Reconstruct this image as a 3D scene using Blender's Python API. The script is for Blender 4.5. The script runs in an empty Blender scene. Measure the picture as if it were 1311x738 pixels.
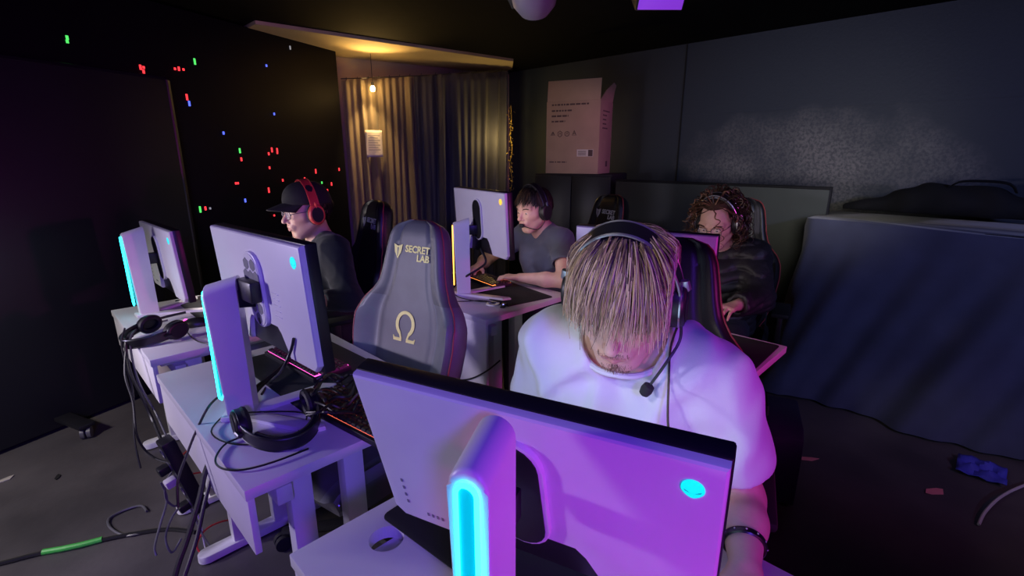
import bpy, bmesh, math, random
import numpy as np
from mathutils import Vector, Matrix, Euler
PI = math.pi
R = math.radians
scene = bpy.context.scene
COL = scene.collection
rnd = random.Random(7)

# ------------------------------------------------------------------ materials
def mat(name, color, rough=0.5, metal=0.0, emit=None, es=0.0, vary=0.0, scale=8.0, bump=0.0, bscale=60.0,
        sheen=0.0, sss=0.0, spec=0.5, coat=0.0, alpha=1.0, trans=0.0, color2=None):
    m = bpy.data.materials.new(name)
    m.use_nodes = True
    nt = m.node_tree
    b = nt.nodes['Principled BSDF']
    c = (*color, 1.0)
    b.inputs['Base Color'].default_value = c
    b.inputs['Roughness'].default_value = rough
    b.inputs['Metallic'].default_value = metal
    b.inputs['Specular IOR Level'].default_value = spec
    if coat: b.inputs['Coat Weight'].default_value = coat
    if sheen: b.inputs['Sheen Weight'].default_value = sheen
    if sss:
        b.inputs['Subsurface Weight'].default_value = sss
        b.inputs['Subsurface Radius'].default_value = (0.012, 0.004, 0.002)
        b.inputs['Subsurface Scale'].default_value = 1.0
    if trans: b.inputs['Transmission Weight'].default_value = trans
    if alpha < 1: b.inputs['Alpha'].default_value = alpha
    if emit is not None:
        b.inputs['Emission Color'].default_value = (*emit, 1)
        b.inputs['Emission Strength'].default_value = es
    tc = nt.nodes.new('ShaderNodeTexCoord')
    if vary > 0 or color2 is not None:
        n = nt.nodes.new('ShaderNodeTexNoise')
        n.inputs['Scale'].default_value = scale
        n.inputs['Detail'].default_value = 5
        nt.links.new(tc.outputs['Object'], n.inputs['Vector'])
        r = nt.nodes.new('ShaderNodeValToRGB')
        r.color_ramp.elements[0].position = 0.3
        r.color_ramp.elements[1].position = 0.7
        c2 = color2 if color2 is not None else tuple(min(1, x * (1 + vary)) for x in color)
        c1 = color if color2 is not None else tuple(x * (1 - vary) for x in color)
        r.color_ramp.elements[0].color = (*c1, 1)
        r.color_ramp.elements[1].color = (*c2, 1)
        nt.links.new(n.outputs['Fac'], r.inputs['Fac'])
        nt.links.new(r.outputs['Color'], b.inputs['Base Color'])
    if bump > 0:
        n2 = nt.nodes.new('ShaderNodeTexNoise')
        n2.inputs['Scale'].default_value = bscale
        n2.inputs['Detail'].default_value = 4
        nt.links.new(tc.outputs['Object'], n2.inputs['Vector'])
        bp = nt.nodes.new('ShaderNodeBump')
        bp.inputs['Strength'].default_value = bump
        bp.inputs['Distance'].default_value = 0.01
        nt.links.new(n2.outputs['Fac'], bp.inputs['Height'])
        nt.links.new(bp.outputs['Normal'], b.inputs['Normal'])
    return m

M = {}
M['white'] = mat('white_plastic', (0.80, 0.79, 0.80), 0.38, vary=0.03)
M['desk'] = mat('desk_laminate', (0.72, 0.71, 0.73), 0.42, vary=0.05, scale=5)
M['desk_edge'] = mat('desk_edge_band', (0.78, 0.76, 0.78), 0.4, vary=0.03)
M['frame'] = mat('white_powder_coat', (0.70, 0.70, 0.74), 0.35, vary=0.03)
M['black'] = mat('black_plastic', (0.012, 0.012, 0.014), 0.38, vary=0.2)
M['matte'] = mat('matte_black', (0.008, 0.008, 0.009), 0.75, vary=0.2)
M['rubber'] = mat('cable_rubber', (0.012, 0.012, 0.013), 0.42, vary=0.2)
M['rubber_grey'] = mat('grey_cable_rubber', (0.10, 0.10, 0.11), 0.4, vary=0.2)
M['rubber_red'] = mat('red_cable_rubber', (0.45, 0.03, 0.03), 0.4, vary=0.2)
M['rubber_white'] = mat('pale_cable_rubber', (0.6, 0.58, 0.62), 0.4, vary=0.1)
M['metal'] = mat('brushed_metal', (0.55, 0.56, 0.6), 0.28, metal=0.9, vary=0.1)
M['dark_metal'] = mat('dark_metal', (0.06, 0.06, 0.07), 0.35, metal=0.8, vary=0.1)
M['hex'] = mat('hexagon_grey_plastic', (0.22, 0.22, 0.24), 0.45, vary=0.1)
M['leather'] = mat('chair_leather', (0.115, 0.115, 0.125), 0.46, vary=0.15, bump=0.06, bscale=220, coat=0.0)
M['leather_black'] = mat('black_chair_leather', (0.010, 0.010, 0.012), 0.40, vary=0.15, bump=0.06, bscale=220)
M['leather_side'] = mat('chair_side_leather', (0.17, 0.18, 0.195), 0.40, vary=0.12, bump=0.06, bscale=220, coat=0.2)
M['piping'] = mat('red_piping', (0.35, 0.05, 0.06), 0.5, vary=0.1)
M['gold'] = mat('pale_gold_print', (1.0, 0.88, 0.28), 0.5, vary=0.05)
M['silver_print'] = mat('silver_print', (0.35, 0.37, 0.37), 0.5, vary=0.05)
M['skin'] = mat('skin', (0.60, 0.37, 0.29), 0.48, vary=0.06, scale=30, bump=0.05, bscale=300, sss=0.08)
M['lip'] = mat('lip_skin', (0.46, 0.20, 0.18), 0.42, vary=0.06, sss=0.05)
M['tee'] = mat('white_cotton', (0.62, 0.66, 0.70), 0.85, vary=0.04, bump=0.08, bscale=500, sheen=0.2)
M['tee_blue'] = mat('slate_blue_cotton', (0.075, 0.085, 0.125), 0.85, vary=0.1, bump=0.08, bscale=500, sheen=0.2)
M['sweat'] = mat('black_sweatshirt', (0.012, 0.016, 0.017), 0.9, vary=0.15, bump=0.1, bscale=400, sheen=0.1)
M['puffer'] = mat('black_puffer_nylon', (0.018, 0.018, 0.022), 0.5, vary=0.2, bump=0.15, bscale=90)
M['jeans'] = mat('dark_jeans', (0.03, 0.035, 0.05), 0.85, vary=0.2, bump=0.1, bscale=300)
M['jeans_pale'] = mat('pale_grey_trousers', (0.42, 0.42, 0.45), 0.85, vary=0.1, bump=0.1, bscale=300)
M['shoe'] = mat('dark_shoe', (0.02, 0.02, 0.022), 0.6, vary=0.2)
M['sole'] = mat('pale_sole', (0.5, 0.5, 0.5), 0.6, vary=0.1)
M['eye'] = mat('eye_white', (0.75, 0.74, 0.72), 0.15, vary=0.02)
M['iris'] = mat('iris_brown', (0.05, 0.03, 0.02), 0.15, vary=0.1)
M['lens'] = mat('spectacle_lens', (0.85, 0.87, 0.9), 0.05, alpha=0.12, vary=0.02)
M['cap'] = mat('black_cap_cotton', (0.010, 0.010, 0.012), 0.85, vary=0.15, bump=0.08, bscale=400)
M['red'] = mat('red_headset_plastic', (0.62, 0.06, 0.05), 0.35, vary=0.08)
M['cushion'] = mat('ear_cushion', (0.012, 0.012, 0.014), 0.6, vary=0.15, bump=0.1, bscale=200)
M['foam'] = mat('mic_foam', (0.02, 0.022, 0.024), 0.95, vary=0.2, bump=0.3, bscale=500)
M['card'] = mat('cardboard', (0.42, 0.29, 0.21), 0.85, vary=0.08, scale=5, bump=0.05, bscale=120)
M['card_in'] = mat('cardboard_inside', (0.36, 0.25, 0.18), 0.9, vary=0.1)
M['ink'] = mat('print_ink', (0.10, 0.06, 0.06), 0.8, vary=0.1)
M['label'] = mat('label_paper', (0.68, 0.62, 0.58), 0.7, vary=0.05)
M['paper'] = mat('notice_paper', (0.72, 0.68, 0.58), 0.8, vary=0.05)
M['cream'] = mat('cream_paint', (0.62, 0.50, 0.30), 0.8, vary=0.08, scale=3)
M['tape'] = mat('green_tape', (0.05, 0.42, 0.06), 0.5, vary=0.1, bump=0.08)
M['cloth'] = mat('navy_drape_cloth', (0.055, 0.060, 0.115), 0.85, vary=0.12, bump=0.06, bscale=200, sheen=0.25)
M['mat_pad'] = mat('mouse_mat_fabric', (0.012, 0.013, 0.014), 0.8, vary=0.15, bump=0.08, bscale=400)
M['board'] = mat('grey_green_board', (0.060, 0.068, 0.062), 0.75, vary=0.10, scale=3)
M['bracelet'] = mat('black_bracelet', (0.01, 0.01, 0.012), 0.3, vary=0.1)
M['gum'] = mat('floor_litter', (0.45, 0.42, 0.36), 0.8, vary=0.2)
M['pinkscrap'] = mat('pink_scrap', (0.95, 0.32, 0.34), 0.7, vary=0.1)
M['bluecloth'] = mat('blue_scrap', (0.05, 0.06, 0.5), 0.7, vary=0.15)
M['foil'] = mat('gold_foil_leaf', (0.75, 0.55, 0.15), 0.3, metal=0.6, vary=0.2)
M['led_panel'] = mat('led_wall_face', (0.005, 0.005, 0.008), 0.6, vary=0.2, scale=3, spec=0.12)
M['screen_black'] = mat('panel_partition_face', (0.010, 0.011, 0.014), 0.5, vary=0.15, scale=2, bump=0.02, bscale=10)
def emat(name, c, s): return mat(name, tuple(x * 0.5 for x in c), 0.4, emit=c, es=s)
M['cyan'] = emat('cyan_led', (0.02, 0.80, 0.95), 7.0)
M['logo_cyan'] = emat('cyan_logo', (0.0, 0.88, 0.88), 1.0)
M['logo_cyan_dark'] = emat('dark_cyan_logo', (0.0, 0.36, 0.42), 0.7)
M['cyan_dim'] = emat('cyan_led_well', (0.0, 0.50, 0.62), 0.75)
M['orange'] = emat('orange_led', (1.0, 0.42, 0.06), 4.0)
M['orange_dim'] = emat('orange_led_well', (1.0, 0.30, 0.03), 0.7)
M['yellow'] = emat('amber_led', (1.0, 0.60, 0.06), 1.2)
M['px_r'] = emat('red_pixel', (1.0, 0.04, 0.05), 1.6)
M['px_g'] = emat('green_pixel', (0.10, 0.9, 0.15), 1.1)
M['px_b'] = emat('blue_pixel', (0.10, 0.15, 1.0), 1.6)
M['px_w'] = emat('white_pixel', (0.6, 0.65, 0.7), 0.35)
M['screen'] = emat('lit_screen', (0.56, 0.79, 1.0), 1.3)
M['screen_bright'] = emat('bright_lit_screen', (1.0, 0.88, 0.86), 9.0)
M['screen_mid'] = emat('pale_lit_screen', (1.0, 0.86, 0.86), 2.4)
M['bulb'] = emat('warm_bulb', (1.0, 0.62, 0.18), 60.0)
M['key_red'] = emat('red_key_glow', (1.0, 0.15, 0.08), 1.2)
M['key_orange'] = emat('orange_key_glow', (1.0, 0.27, 0.06), 2.6)
M['key_pink'] = emat('pink_key_glow', (1.0, 0.10, 0.55), 2.6)
M['violet'] = emat('violet_lamp', (0.35, 0.06, 1.0), 0.55)
M['blue_dot'] = emat('blue_indicator', (0.2, 0.2, 1.0), 6.0)

# ------------------------------------------------------------------ mesh helpers
def V(*a): return Vector(a)

def link(name, me, m=None, parent=None, loc=None, rot=None):
    o = bpy.data.objects.new(name, me)
    COL.objects.link(o)
    if m is not None and me is not None:
        for q in (m if isinstance(m, (list, tuple)) else [m]): me.materials.append(q)
    if parent is not None: o.parent = parent
    if loc is not None: o.location = loc
    if rot is not None: o.rotation_euler = rot
    return o

def obj(name, bm, m=None, parent=None, smooth=True, angle=35, loc=None, rot=None):
    bmesh.ops.recalc_face_normals(bm, faces=bm.faces)
    me = bpy.data.meshes.new(name)
    if smooth:
        ca = math.cos(R(angle))
        for f in bm.faces: f.smooth = True
        for e in bm.edges:
            if len(e.link_faces) == 2:
                e.smooth = e.link_faces[0].normal.dot(e.link_faces[1].normal) > ca
    bm.to_mesh(me); bm.free()
    return link(name, me, m, parent, loc, rot)

def tag(o, label, cat, group=None, kind=None):
    if label: o['label'] = label
    if cat: o['category'] = cat
    if group: o['group'] = group
    if kind: o['kind'] = kind
    return o

def thing(name, label, cat, loc=(0, 0, 0), rotz=0.0, group=None, rot=None):
    o = bpy.data.objects.new(name, None)
    COL.objects.link(o)
    o.empty_display_size = 0.1
    o.location = loc
    o.rotation_euler = rot if rot is not None else (0, 0, rotz)
    return tag(o, label, cat, group)

def copy_tree(o, parent=None):
    c = o.copy(); COL.objects.link(c)
    if parent is not None: c.parent = parent
    for ch in list(o.children): copy_tree(ch, c)
    return c

def dup(o, loc, rotz, label, group=None):
    c = copy_tree(o)
    c.location = loc; c.rotation_euler = (0, 0, rotz)
    c['label'] = label
    if group: c['group'] = group
    return c

def xf(loc=(0, 0, 0), rot=(0, 0, 0)):
    return Matrix.Translation(loc) @ Euler(rot).to_matrix().to_4x4()

def box(bm, c, s, bev=0.0, mx=None, seg=2):
    r = bmesh.ops.create_cube(bm, size=1.0)
    vs = r['verts']
    bmesh.ops.scale(bm, vec=s, verts=vs)
    if bev > 0:
        es = list({e for v in vs for e in v.link_edges})
        q = bmesh.ops.bevel(bm, geom=es, offset=bev, segments=seg, affect='EDGES', profile=0.5)
        vs = list({v for v in q['verts']} | {v for v in vs if v.is_valid})
    bmesh.ops.translate(bm, vec=c, verts=vs)
    if mx is not None: bmesh.ops.transform(bm, matrix=mx, verts=vs)
    return vs

def frames_along(pts):
    n = len(pts); fr = []
    t = (pts[1] - pts[0]).normalized()
    up = Vector((0, 0, 1)) if abs(t.z) < 0.9 else Vector((1, 0, 0))
    u = t.cross(up).normalized()
    for i in range(n):
        a = pts[max(i - 1, 0)]; b = pts[min(i + 1, n - 1)]
        t = (b - a)
        t = t.normalized() if t.length > 1e-9 else Vector((0, 0, 1))
        u = (u - t * u.dot(t))
        u = u.normalized() if u.length > 1e-6 else t.orthogonal().normalized()
        fr.append((t, u, t.cross(u)))
    return fr

def tube(bm, pts, rad, n=8, cap=True, flat=1.0, mi=0):
    pts = [Vector(p) for p in pts]
    fr = frames_along(pts)
    rings = []
    for i, p in enumerate(pts):
        r = rad[i] if isinstance(rad, (list, tuple)) else rad
        t, u, w = fr[i]
        rings.append([bm.verts.new(p + u * (r * math.cos(2 * PI * k / n)) + w * (r * flat * math.sin(2 * PI * k / n))) for k in range(n)])
    for a, b in zip(rings, rings[1:]):
        for k in range(n):
            f = bm.faces.new((a[k], a[(k + 1) % n], b[(k + 1) % n], b[k])); f.material_index = mi
    if cap:
        f = bm.faces.new(rings[0][::-1]); f.material_index = mi
        f = bm.faces.new(rings[-1]); f.material_index = mi
    return rings

def smooth_path(pts, sub=6):
    P = [Vector(p) for p in pts]
    if len(P) < 3: return P
    out = []
    for i in range(len(P) - 1):
        p0 = P[max(i - 1, 0)]; p1 = P[i]; p2 = P[i + 1]; p3 = P[min(i + 2, len(P) - 1)]
        for k in range(sub):
            t = k / sub
            out.append(0.5 * ((2 * p1) + (p2 - p0) * t + (2 * p0 - 5 * p1 + 4 * p2 - p3) * t * t + (3 * p1 - p0 - 3 * p2 + p3) * t ** 3))
    out.append(P[-1])
    return out

def lathe(bm, prof, n=24, mx=None, mi=0):
    rings = []
    for r, z in prof:
        rings.append([bm.verts.new((r * math.cos(2 * PI * k / n), r * math.sin(2 * PI * k / n), z)) for k in range(n)])
    fs = []
    for a, b in zip(rings, rings[1:]):
        for k in range(n): fs.append(bm.faces.new((a[k], a[(k + 1) % n], b[(k + 1) % n], b[k])))
    fs.append(bm.faces.new(rings[0][::-1])); fs.append(bm.faces.new(rings[-1]))
    for f in fs: f.material_index = mi
    if mx is not None: bmesh.ops.transform(bm, matrix=mx, verts=[v for q in rings for v in q])
    return rings

def prism(bm, outline, h0, h1, mx=None, bev=0.0, seg=2):
    """outline in (x, y), extruded along z from h0 to h1"""
    a = [bm.verts.new((x, y, h0)) for x, y in outline]
    b = [bm.verts.new((x, y, h1)) for x, y in outline]
    n = len(a); fs = []
    fs.append(bm.faces.new(a[::-1])); top = bm.faces.new(b); fs.append(top)
    for k in range(n): fs.append(bm.faces.new((a[k], a[(k + 1) % n], b[(k + 1) % n], b[k])))
    vs = a + b
    if bev > 0:
        es = [e for e in top.edges]
        q = bmesh.ops.bevel(bm, geom=es, offset=bev, segments=seg, affect='EDGES', profile=0.5)
        vs = list({v for v in vs if v.is_valid} | set(q['verts']))
    if mx is not None: bmesh.ops.transform(bm, matrix=mx, verts=vs)
    return vs

def stadium(w, h, n=10):
    r = w / 2; pts = []
    for k in range(n + 1):
        a = PI * k / n; pts.append((r * math.cos(a), h / 2 - r + r * math.sin(a)))
    for k in range(n + 1):
        a = PI + PI * k / n; pts.append((r * math.cos(a), -h / 2 + r + r * math.sin(a)))
    return pts

def text_mesh(name, s, size, m, parent, mx, depth=0.0012, bold=0.0):
    cu = bpy.data.curves.new(name, 'FONT')
    cu.body = s; cu.size = size; cu.extrude = depth; cu.offset = bold; cu.resolution_u = 3
    cu.align_x = 'CENTER'; cu.align_y = 'CENTER'
    t = bpy.data.objects.new(name, cu); COL.objects.link(t)
    dg = bpy.context.evaluated_depsgraph_get()
    me = bpy.data.meshes.new_from_object(t.evaluated_get(dg))
    bpy.data.objects.remove(t); bpy.data.curves.remove(cu)
    me.materials.clear()
    me.transform(mx)
    return link(name, me, m, parent)

def basis(ex, ey, ez, o=(0, 0, 0)):
    m = Matrix.Identity(4)
    for i in range(3):
        m[i][0] = ex[i]; m[i][1] = ey[i]; m[i][2] = ez[i]; m[i][3] = o[i]
    return m
YZ = basis((0, 1, 0), (0, 0, 1), (1, 0, 0))          # outline (y, z), extruded along +x
XZ = basis((1, 0, 0), (0, 0, 1), (0, -1, 0))         # outline (x, z), extruded along -y

# ------------------------------------------------------------------ signed-distance modelling of bodies and clothes
def axis(segs):
    out = []
    for lo, hi, st in segs:
        n = max(1, int(round((hi - lo) / st)))
        out.extend(lo + (hi - lo) * k / n for k in range(n))
    out.append(segs[-1][1])
    return np.array(out, dtype=np.float32)

class Field:
    def __init__(s, ax, ay, az):
        s.ax, s.ay, s.az = ax, ay, az
        s.D = np.full((len(ax), len(ay), len(az)), 0.5, np.float32)
    def _sl(s, lo, hi):
        r = []
        for a, l, h in zip((s.ax, s.ay, s.az), lo, hi):
            i = max(int(np.searchsorted(a, l)) - 1, 0); j = min(int(np.searchsorted(a, h)) + 1, len(a))
            if j - i < 1: return None
            r.append(slice(i, j))
        return tuple(r)
    def _pts(s, sl):
        X, Y, Z = np.meshgrid(s.ax[sl[0]], s.ay[sl[1]], s.az[sl[2]], indexing='ij')
        return X, Y, Z
    def put(s, lo, hi, fn, k=0.02, op='u', pad=0.05):
        sl = s._sl([a - pad - k for a in lo], [a + pad + k for a in hi])
        if sl is None: return
        d = fn(*s._pts(sl)).astype(np.float32)
        a = s.D[sl]
        if op == 'u':
            h = np.maximum(k - np.abs(a - d), 0) / max(k, 1e-6)
            s.D[sl] = np.minimum(a, d) - h * h * k * 0.25
        else:                                         # subtract
            d = -d
            h = np.maximum(k - np.abs(a - d), 0) / max(k, 1e-6)
            s.D[sl] = np.maximum(a, d) + h * h * k * 0.25
    def cap(s, a, b, ra, rb, k=0.02, op='u'):
        a = np.array(a, float); b = np.array(b, float); r = max(ra, rb)
        lo = np.minimum(a, b) - r; hi = np.maximum(a, b) + r
        ba = b - a; L = float(ba @ ba) + 1e-12
        def fn(X, Y, Z):
            px, py, pz = X - a[0], Y - a[1], Z - a[2]
            h = np.clip((px * ba[0] + py * ba[1] + pz * ba[2]) / L, 0, 1)
            return np.sqrt((px - ba[0] * h) ** 2 + (py - ba[1] * h) ** 2 + (pz - ba[2] * h) ** 2) - (ra + (rb - ra) * h)
        s.put(lo, hi, fn, k, op)
    def ell(s, c, r, k=0.02, op='u', B=None):
        c = np.array(c, float); r = np.array(r, float); m = float(r.max())
        B = np.eye(3) if B is None else np.array(B, float)
        def fn(X, Y, Z):
            px, py, pz = X - c[0], Y - c[1], Z - c[2]
            q = [(px * B[0, i] + py * B[1, i] + pz * B[2, i]) for i in range(3)]
            k0 = np.sqrt(sum((q[i] / r[i]) ** 2 for i in range(3)))
            k1 = np.sqrt(sum((q[i] / r[i] ** 2) ** 2 for i in range(3))) + 1e-9
            return k0 * (k0 - 1) / k1
        s.put(c - m, c + m, fn, k, op)
    def half(s, p, n, k=0.004):
        """remove everything on the side n points to"""
        p = np.array(p, float); n = np.array(n, float); n /= np.linalg.norm(n)
        X, Y, Z = s._pts((slice(None),) * 3)
        d = (X - p[0]) * n[0] + (Y - p[1]) * n[1] + (Z - p[2]) * n[2]
        s.D = np.maximum(s.D, d.astype(np.float32))
    def displace(s, fn, band=0.06):
        m = np.abs(s.D) < band
        i, j, l = np.nonzero(m)
        s.D[m] += fn(s.ax[i], s.ay[j], s.az[l]).astype(np.float32)
    def mesh(s):
        D = s.D.copy()
        D[0] = D[-1] = 0.1; D[:, 0] = D[:, -1] = 0.1; D[:, :, 0] = D[:, :, -1] = 0.1
        nx, ny, nz = D.shape
        ins = D < 0
        cnt = np.zeros((nx - 1, ny - 1, nz - 1), np.int8)
        for a in (0, 1):
            for b in (0, 1):
                for c in (0, 1): cnt += ins[a:nx - 1 + a, b:ny - 1 + b, c:nz - 1 + c]
        mix = (cnt > 0) & (cnt < 8)
        ci, cj, ck = np.nonzero(mix)
        idx = np.full(mix.shape, -1, np.int32); idx[ci, cj, ck] = np.arange(len(ci))
        acc = np.zeros((len(ci), 3)); w = np.zeros(len(ci))
        A = (s.ax, s.ay, s.az); c3 = (ci, cj, ck)
        for ax in range(3):
            o = [q for q in range(3) if q != ax]
            for u in (0, 1):
                for v in (0, 1):
                    g0 = [ci, cj, ck]; g0[o[0]] = g0[o[0]] + u; g0[o[1]] = g0[o[1]] + v
                    g1 = list(g0); g1[ax] = g1[ax] + 1
                    d0 = D[tuple(g0)]; d1 = D[tuple(g1)]
                    cr = (d0 < 0) != (d1 < 0)
                    t = np.where(cr, d0 / np.where(cr, d0 - d1, 1), 0)
                    p = np.zeros((len(ci), 3))
                    for q in range(3): p[:, q] = A[q][g0[q]]
                    p[:, ax] = A[ax][g0[ax]] * (1 - t) + A[ax][g1[ax]] * t
                    acc[cr] += p[cr]; w[cr] += 1
        vs = acc / np.maximum(w, 1)[:, None]
        quads = []
        for ax in range(3):
            o = [q for q in range(3) if q != ax]
            sa = [slice(1, -1)] * 3; sb = [slice(1, -1)] * 3
            sa[ax] = slice(0, -1); sb[ax] = slice(1, None)
            cr = ins[tuple(sa)] != ins[tuple(sb)]
            g = list(np.nonzero(cr)); flip = ins[tuple(sa)][cr]
            for q in o: g[q] = g[q] + 1
            def cell(u, v):
                h = [x.copy() for x in g]; h[o[0]] = h[o[0]] - u; h[o[1]] = h[o[1]] - v
                return idx[tuple(h)]
            qd = np.stack([cell(0, 0), cell(1, 0), cell(1, 1), cell(0, 1)], 1)
            if ax == 1: flip = ~flip
            qd[~flip] = qd[~flip][:, ::-1]
            quads.append(qd)
        q = np.concatenate(quads)
        return vs, q[(q >= 0).all(1)]

def smooth_mesh(vs, q, it=1, lam=0.5):
    for _ in range(it):
        acc = np.zeros_like(vs); n = np.zeros(len(vs))
        for a in range(4):
            b = (a + 1) % 4
            np.add.at(acc, q[:, a], vs[q[:, b]]); np.add.at(n, q[:, a], 1)
            np.add.at(acc, q[:, b], vs[q[:, a]]); np.add.at(n, q[:, b], 1)
        vs = vs + lam * (acc / np.maximum(n, 1)[:, None] - vs)
    return vs

def keep_largest(vs, q):
    """drop stray islands so that a body stays one continuous mesh"""
    lab = np.arange(len(vs))
    while True:
        m = lab[q].min(1)
        new = lab.copy()
        for a in range(4): np.minimum.at(new, q[:, a], m)
        new = new[new]
        if (new == lab).all(): break
        lab = new
    u, c = np.unique(lab[q[:, 0]], return_counts=True)
    b = u[c.argmax()]
    q = q[lab[q[:, 0]] == b]
    used = np.unique(q); mp = np.full(len(vs), -1); mp[used] = np.arange(len(used))
    return vs[used], mp[q]

def sdf_obj(name, F, mats, parent, it=1, largest=True, matfn=None):
    vs, q = F.mesh()
    if largest: vs, q = keep_largest(vs, q)
    vs = smooth_mesh(vs, q, it)
    me = bpy.data.meshes.new(name)
    me.vertices.add(len(vs)); me.vertices.foreach_set('co', vs.astype(np.float32).ravel())
    me.loops.add(q.size); me.loops.foreach_set('vertex_index', q.ravel().astype(np.int32))
    me.polygons.add(len(q)); me.polygons.foreach_set('loop_start', (np.arange(len(q)) * 4).astype(np.int32))
    me.update(calc_edges=True); me.validate()
    me.polygons.foreach_set('use_smooth', np.ones(len(me.polygons), bool))
    for m in mats: me.materials.append(m)
    if matfn is not None:
        c = vs[q].mean(1)
        mi = matfn(c).astype(np.int32)
        if len(me.polygons) == len(mi): me.polygons.foreach_set('material_index', mi)
    me.update()
    return link(name, me, None, parent)

# ------------------------------------------------------------------ camera
cd = bpy.data.cameras.new('camera'); cam = bpy.data.objects.new('camera', cd); COL.objects.link(cam)
cd.sensor_width = 36; cd.lens = 632 / 1311 * 36; cd.clip_start = 0.02
cam.location = (0, 0, 1.46); cam.rotation_euler = (R(90 - 14.97), 0, R(44.47 - 90))
scene.camera = cam

# ------------------------------------------------------------------ room shell
def struct(name, bm, m, smooth=False):
    o = obj(name, bm, m, None, smooth); o['kind'] = 'structure'; return o

def slab(name, lo, hi, m):
    bm = bmesh.new(); box(bm, [(a + b) / 2 for a, b in zip(lo, hi)], [b - a for a, b in zip(lo, hi)])
    return struct(name, bm, m)

M['floor'] = mat('concrete_floor', (0.050, 0.046, 0.048), 0.45, color2=(0.105, 0.096, 0.096), scale=2.2, bump=0.12, bscale=30)
M['ceiling'] = mat('black_ceiling_paint', (0.004, 0.004, 0.005), 0.9, vary=0.2, bump=0.1, bscale=15, spec=0.1)
M['wall_black'] = mat('black_wall_paint', (0.010, 0.010, 0.013), 0.7, vary=0.2, bump=0.05, bscale=20)

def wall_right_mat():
    m = mat('worn_wall_painted_glow', (0.030, 0.036, 0.050), 0.6, bump=0.0)
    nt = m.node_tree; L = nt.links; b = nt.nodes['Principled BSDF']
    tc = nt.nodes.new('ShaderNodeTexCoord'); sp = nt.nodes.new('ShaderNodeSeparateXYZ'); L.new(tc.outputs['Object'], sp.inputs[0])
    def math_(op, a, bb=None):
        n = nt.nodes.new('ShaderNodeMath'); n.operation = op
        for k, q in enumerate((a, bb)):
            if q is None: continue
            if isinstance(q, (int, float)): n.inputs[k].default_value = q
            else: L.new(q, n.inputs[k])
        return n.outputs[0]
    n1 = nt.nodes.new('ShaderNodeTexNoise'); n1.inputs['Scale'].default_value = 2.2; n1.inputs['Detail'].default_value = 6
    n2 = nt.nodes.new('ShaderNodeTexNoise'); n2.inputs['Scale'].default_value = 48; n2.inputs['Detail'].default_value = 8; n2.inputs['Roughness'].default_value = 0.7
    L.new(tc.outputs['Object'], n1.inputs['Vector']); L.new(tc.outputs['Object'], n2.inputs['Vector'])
    dy = math_('DIVIDE', math_('SUBTRACT', sp.outputs['Y'], 1.05), 0.95)  # pale ellipse: pool of light painted in, broken up by plaster wear
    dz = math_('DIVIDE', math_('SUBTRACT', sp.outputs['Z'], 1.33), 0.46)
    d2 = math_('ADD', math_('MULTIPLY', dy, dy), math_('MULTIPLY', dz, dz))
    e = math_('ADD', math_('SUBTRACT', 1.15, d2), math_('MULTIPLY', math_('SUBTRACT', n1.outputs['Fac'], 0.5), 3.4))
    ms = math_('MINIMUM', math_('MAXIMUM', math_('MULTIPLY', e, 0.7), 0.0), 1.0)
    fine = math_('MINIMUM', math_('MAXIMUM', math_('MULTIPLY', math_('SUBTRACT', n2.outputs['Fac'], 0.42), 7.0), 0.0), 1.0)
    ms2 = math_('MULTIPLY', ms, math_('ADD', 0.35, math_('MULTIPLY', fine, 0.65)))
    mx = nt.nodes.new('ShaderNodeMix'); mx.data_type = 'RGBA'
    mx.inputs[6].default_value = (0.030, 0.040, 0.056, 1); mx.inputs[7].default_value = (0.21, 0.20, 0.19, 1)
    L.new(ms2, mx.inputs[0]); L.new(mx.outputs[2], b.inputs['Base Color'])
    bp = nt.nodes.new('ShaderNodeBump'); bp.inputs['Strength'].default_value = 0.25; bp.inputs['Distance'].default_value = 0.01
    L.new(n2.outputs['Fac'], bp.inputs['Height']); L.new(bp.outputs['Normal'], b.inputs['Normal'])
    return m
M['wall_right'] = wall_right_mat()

slab('floor', (-3.4, -3.6, -0.1), (4.5, 6.0, 0.0), M['floor'])
slab('ceiling', (-3.4, -3.6, 2.40), (4.5, 6.0, 2.5), M['ceiling'])
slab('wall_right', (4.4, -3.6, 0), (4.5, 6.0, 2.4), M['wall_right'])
slab('wall_left', (-3.5, -3.6, 0), (-3.4, 6.0, 2.4), M['wall_black'])
slab('wall_front', (-3.4, -3.7, 0), (4.5, -3.6, 2.4), M['wall_black'])
slab('wall_far', (-3.4, 6.0, 0), (4.5, 6.1, 2.4), M['wall_black'])
# cream wall of the alcove behind the curtain, and the cream soffit strip in front of it
ax_, ay_ = (2.30, 4.80), (4.44, 4.36)
d_ = Vector((ay_[0] - ax_[0], ay_[1] - ax_[1], 0)); L_ = d_.length
bm = bmesh.new(); box(bm, (L_ / 2, 0.04, 1.19), (L_, 0.08, 2.38), mx=xf((ax_[0], ax_[1], 0), (0, 0, math.atan2(d_.y, d_.x))))
struct('wall_back', bm, M['cream'])
bm = bmesh.new(); prism(bm, [(1.50, 4.05), (3.83, 3.74), (4.10, 4.02), (4.30, 4.38), (2.28, 4.84), (1.50, 4.84)], 2.375, 2.40)
struct('trim_1', bm, M['cream'])
bm = bmesh.new()
box(bm, (4.397, 2.19, 1.2), (0.008, 0.012, 2.4))
struct('trim_2', bm, M['matte'])
bm = bmesh.new(); box(bm, (4.398, -0.70, 1.81), (0.006, 5.78, 0.006)); struct('trim_3', bm, M['wall_right'])

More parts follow.
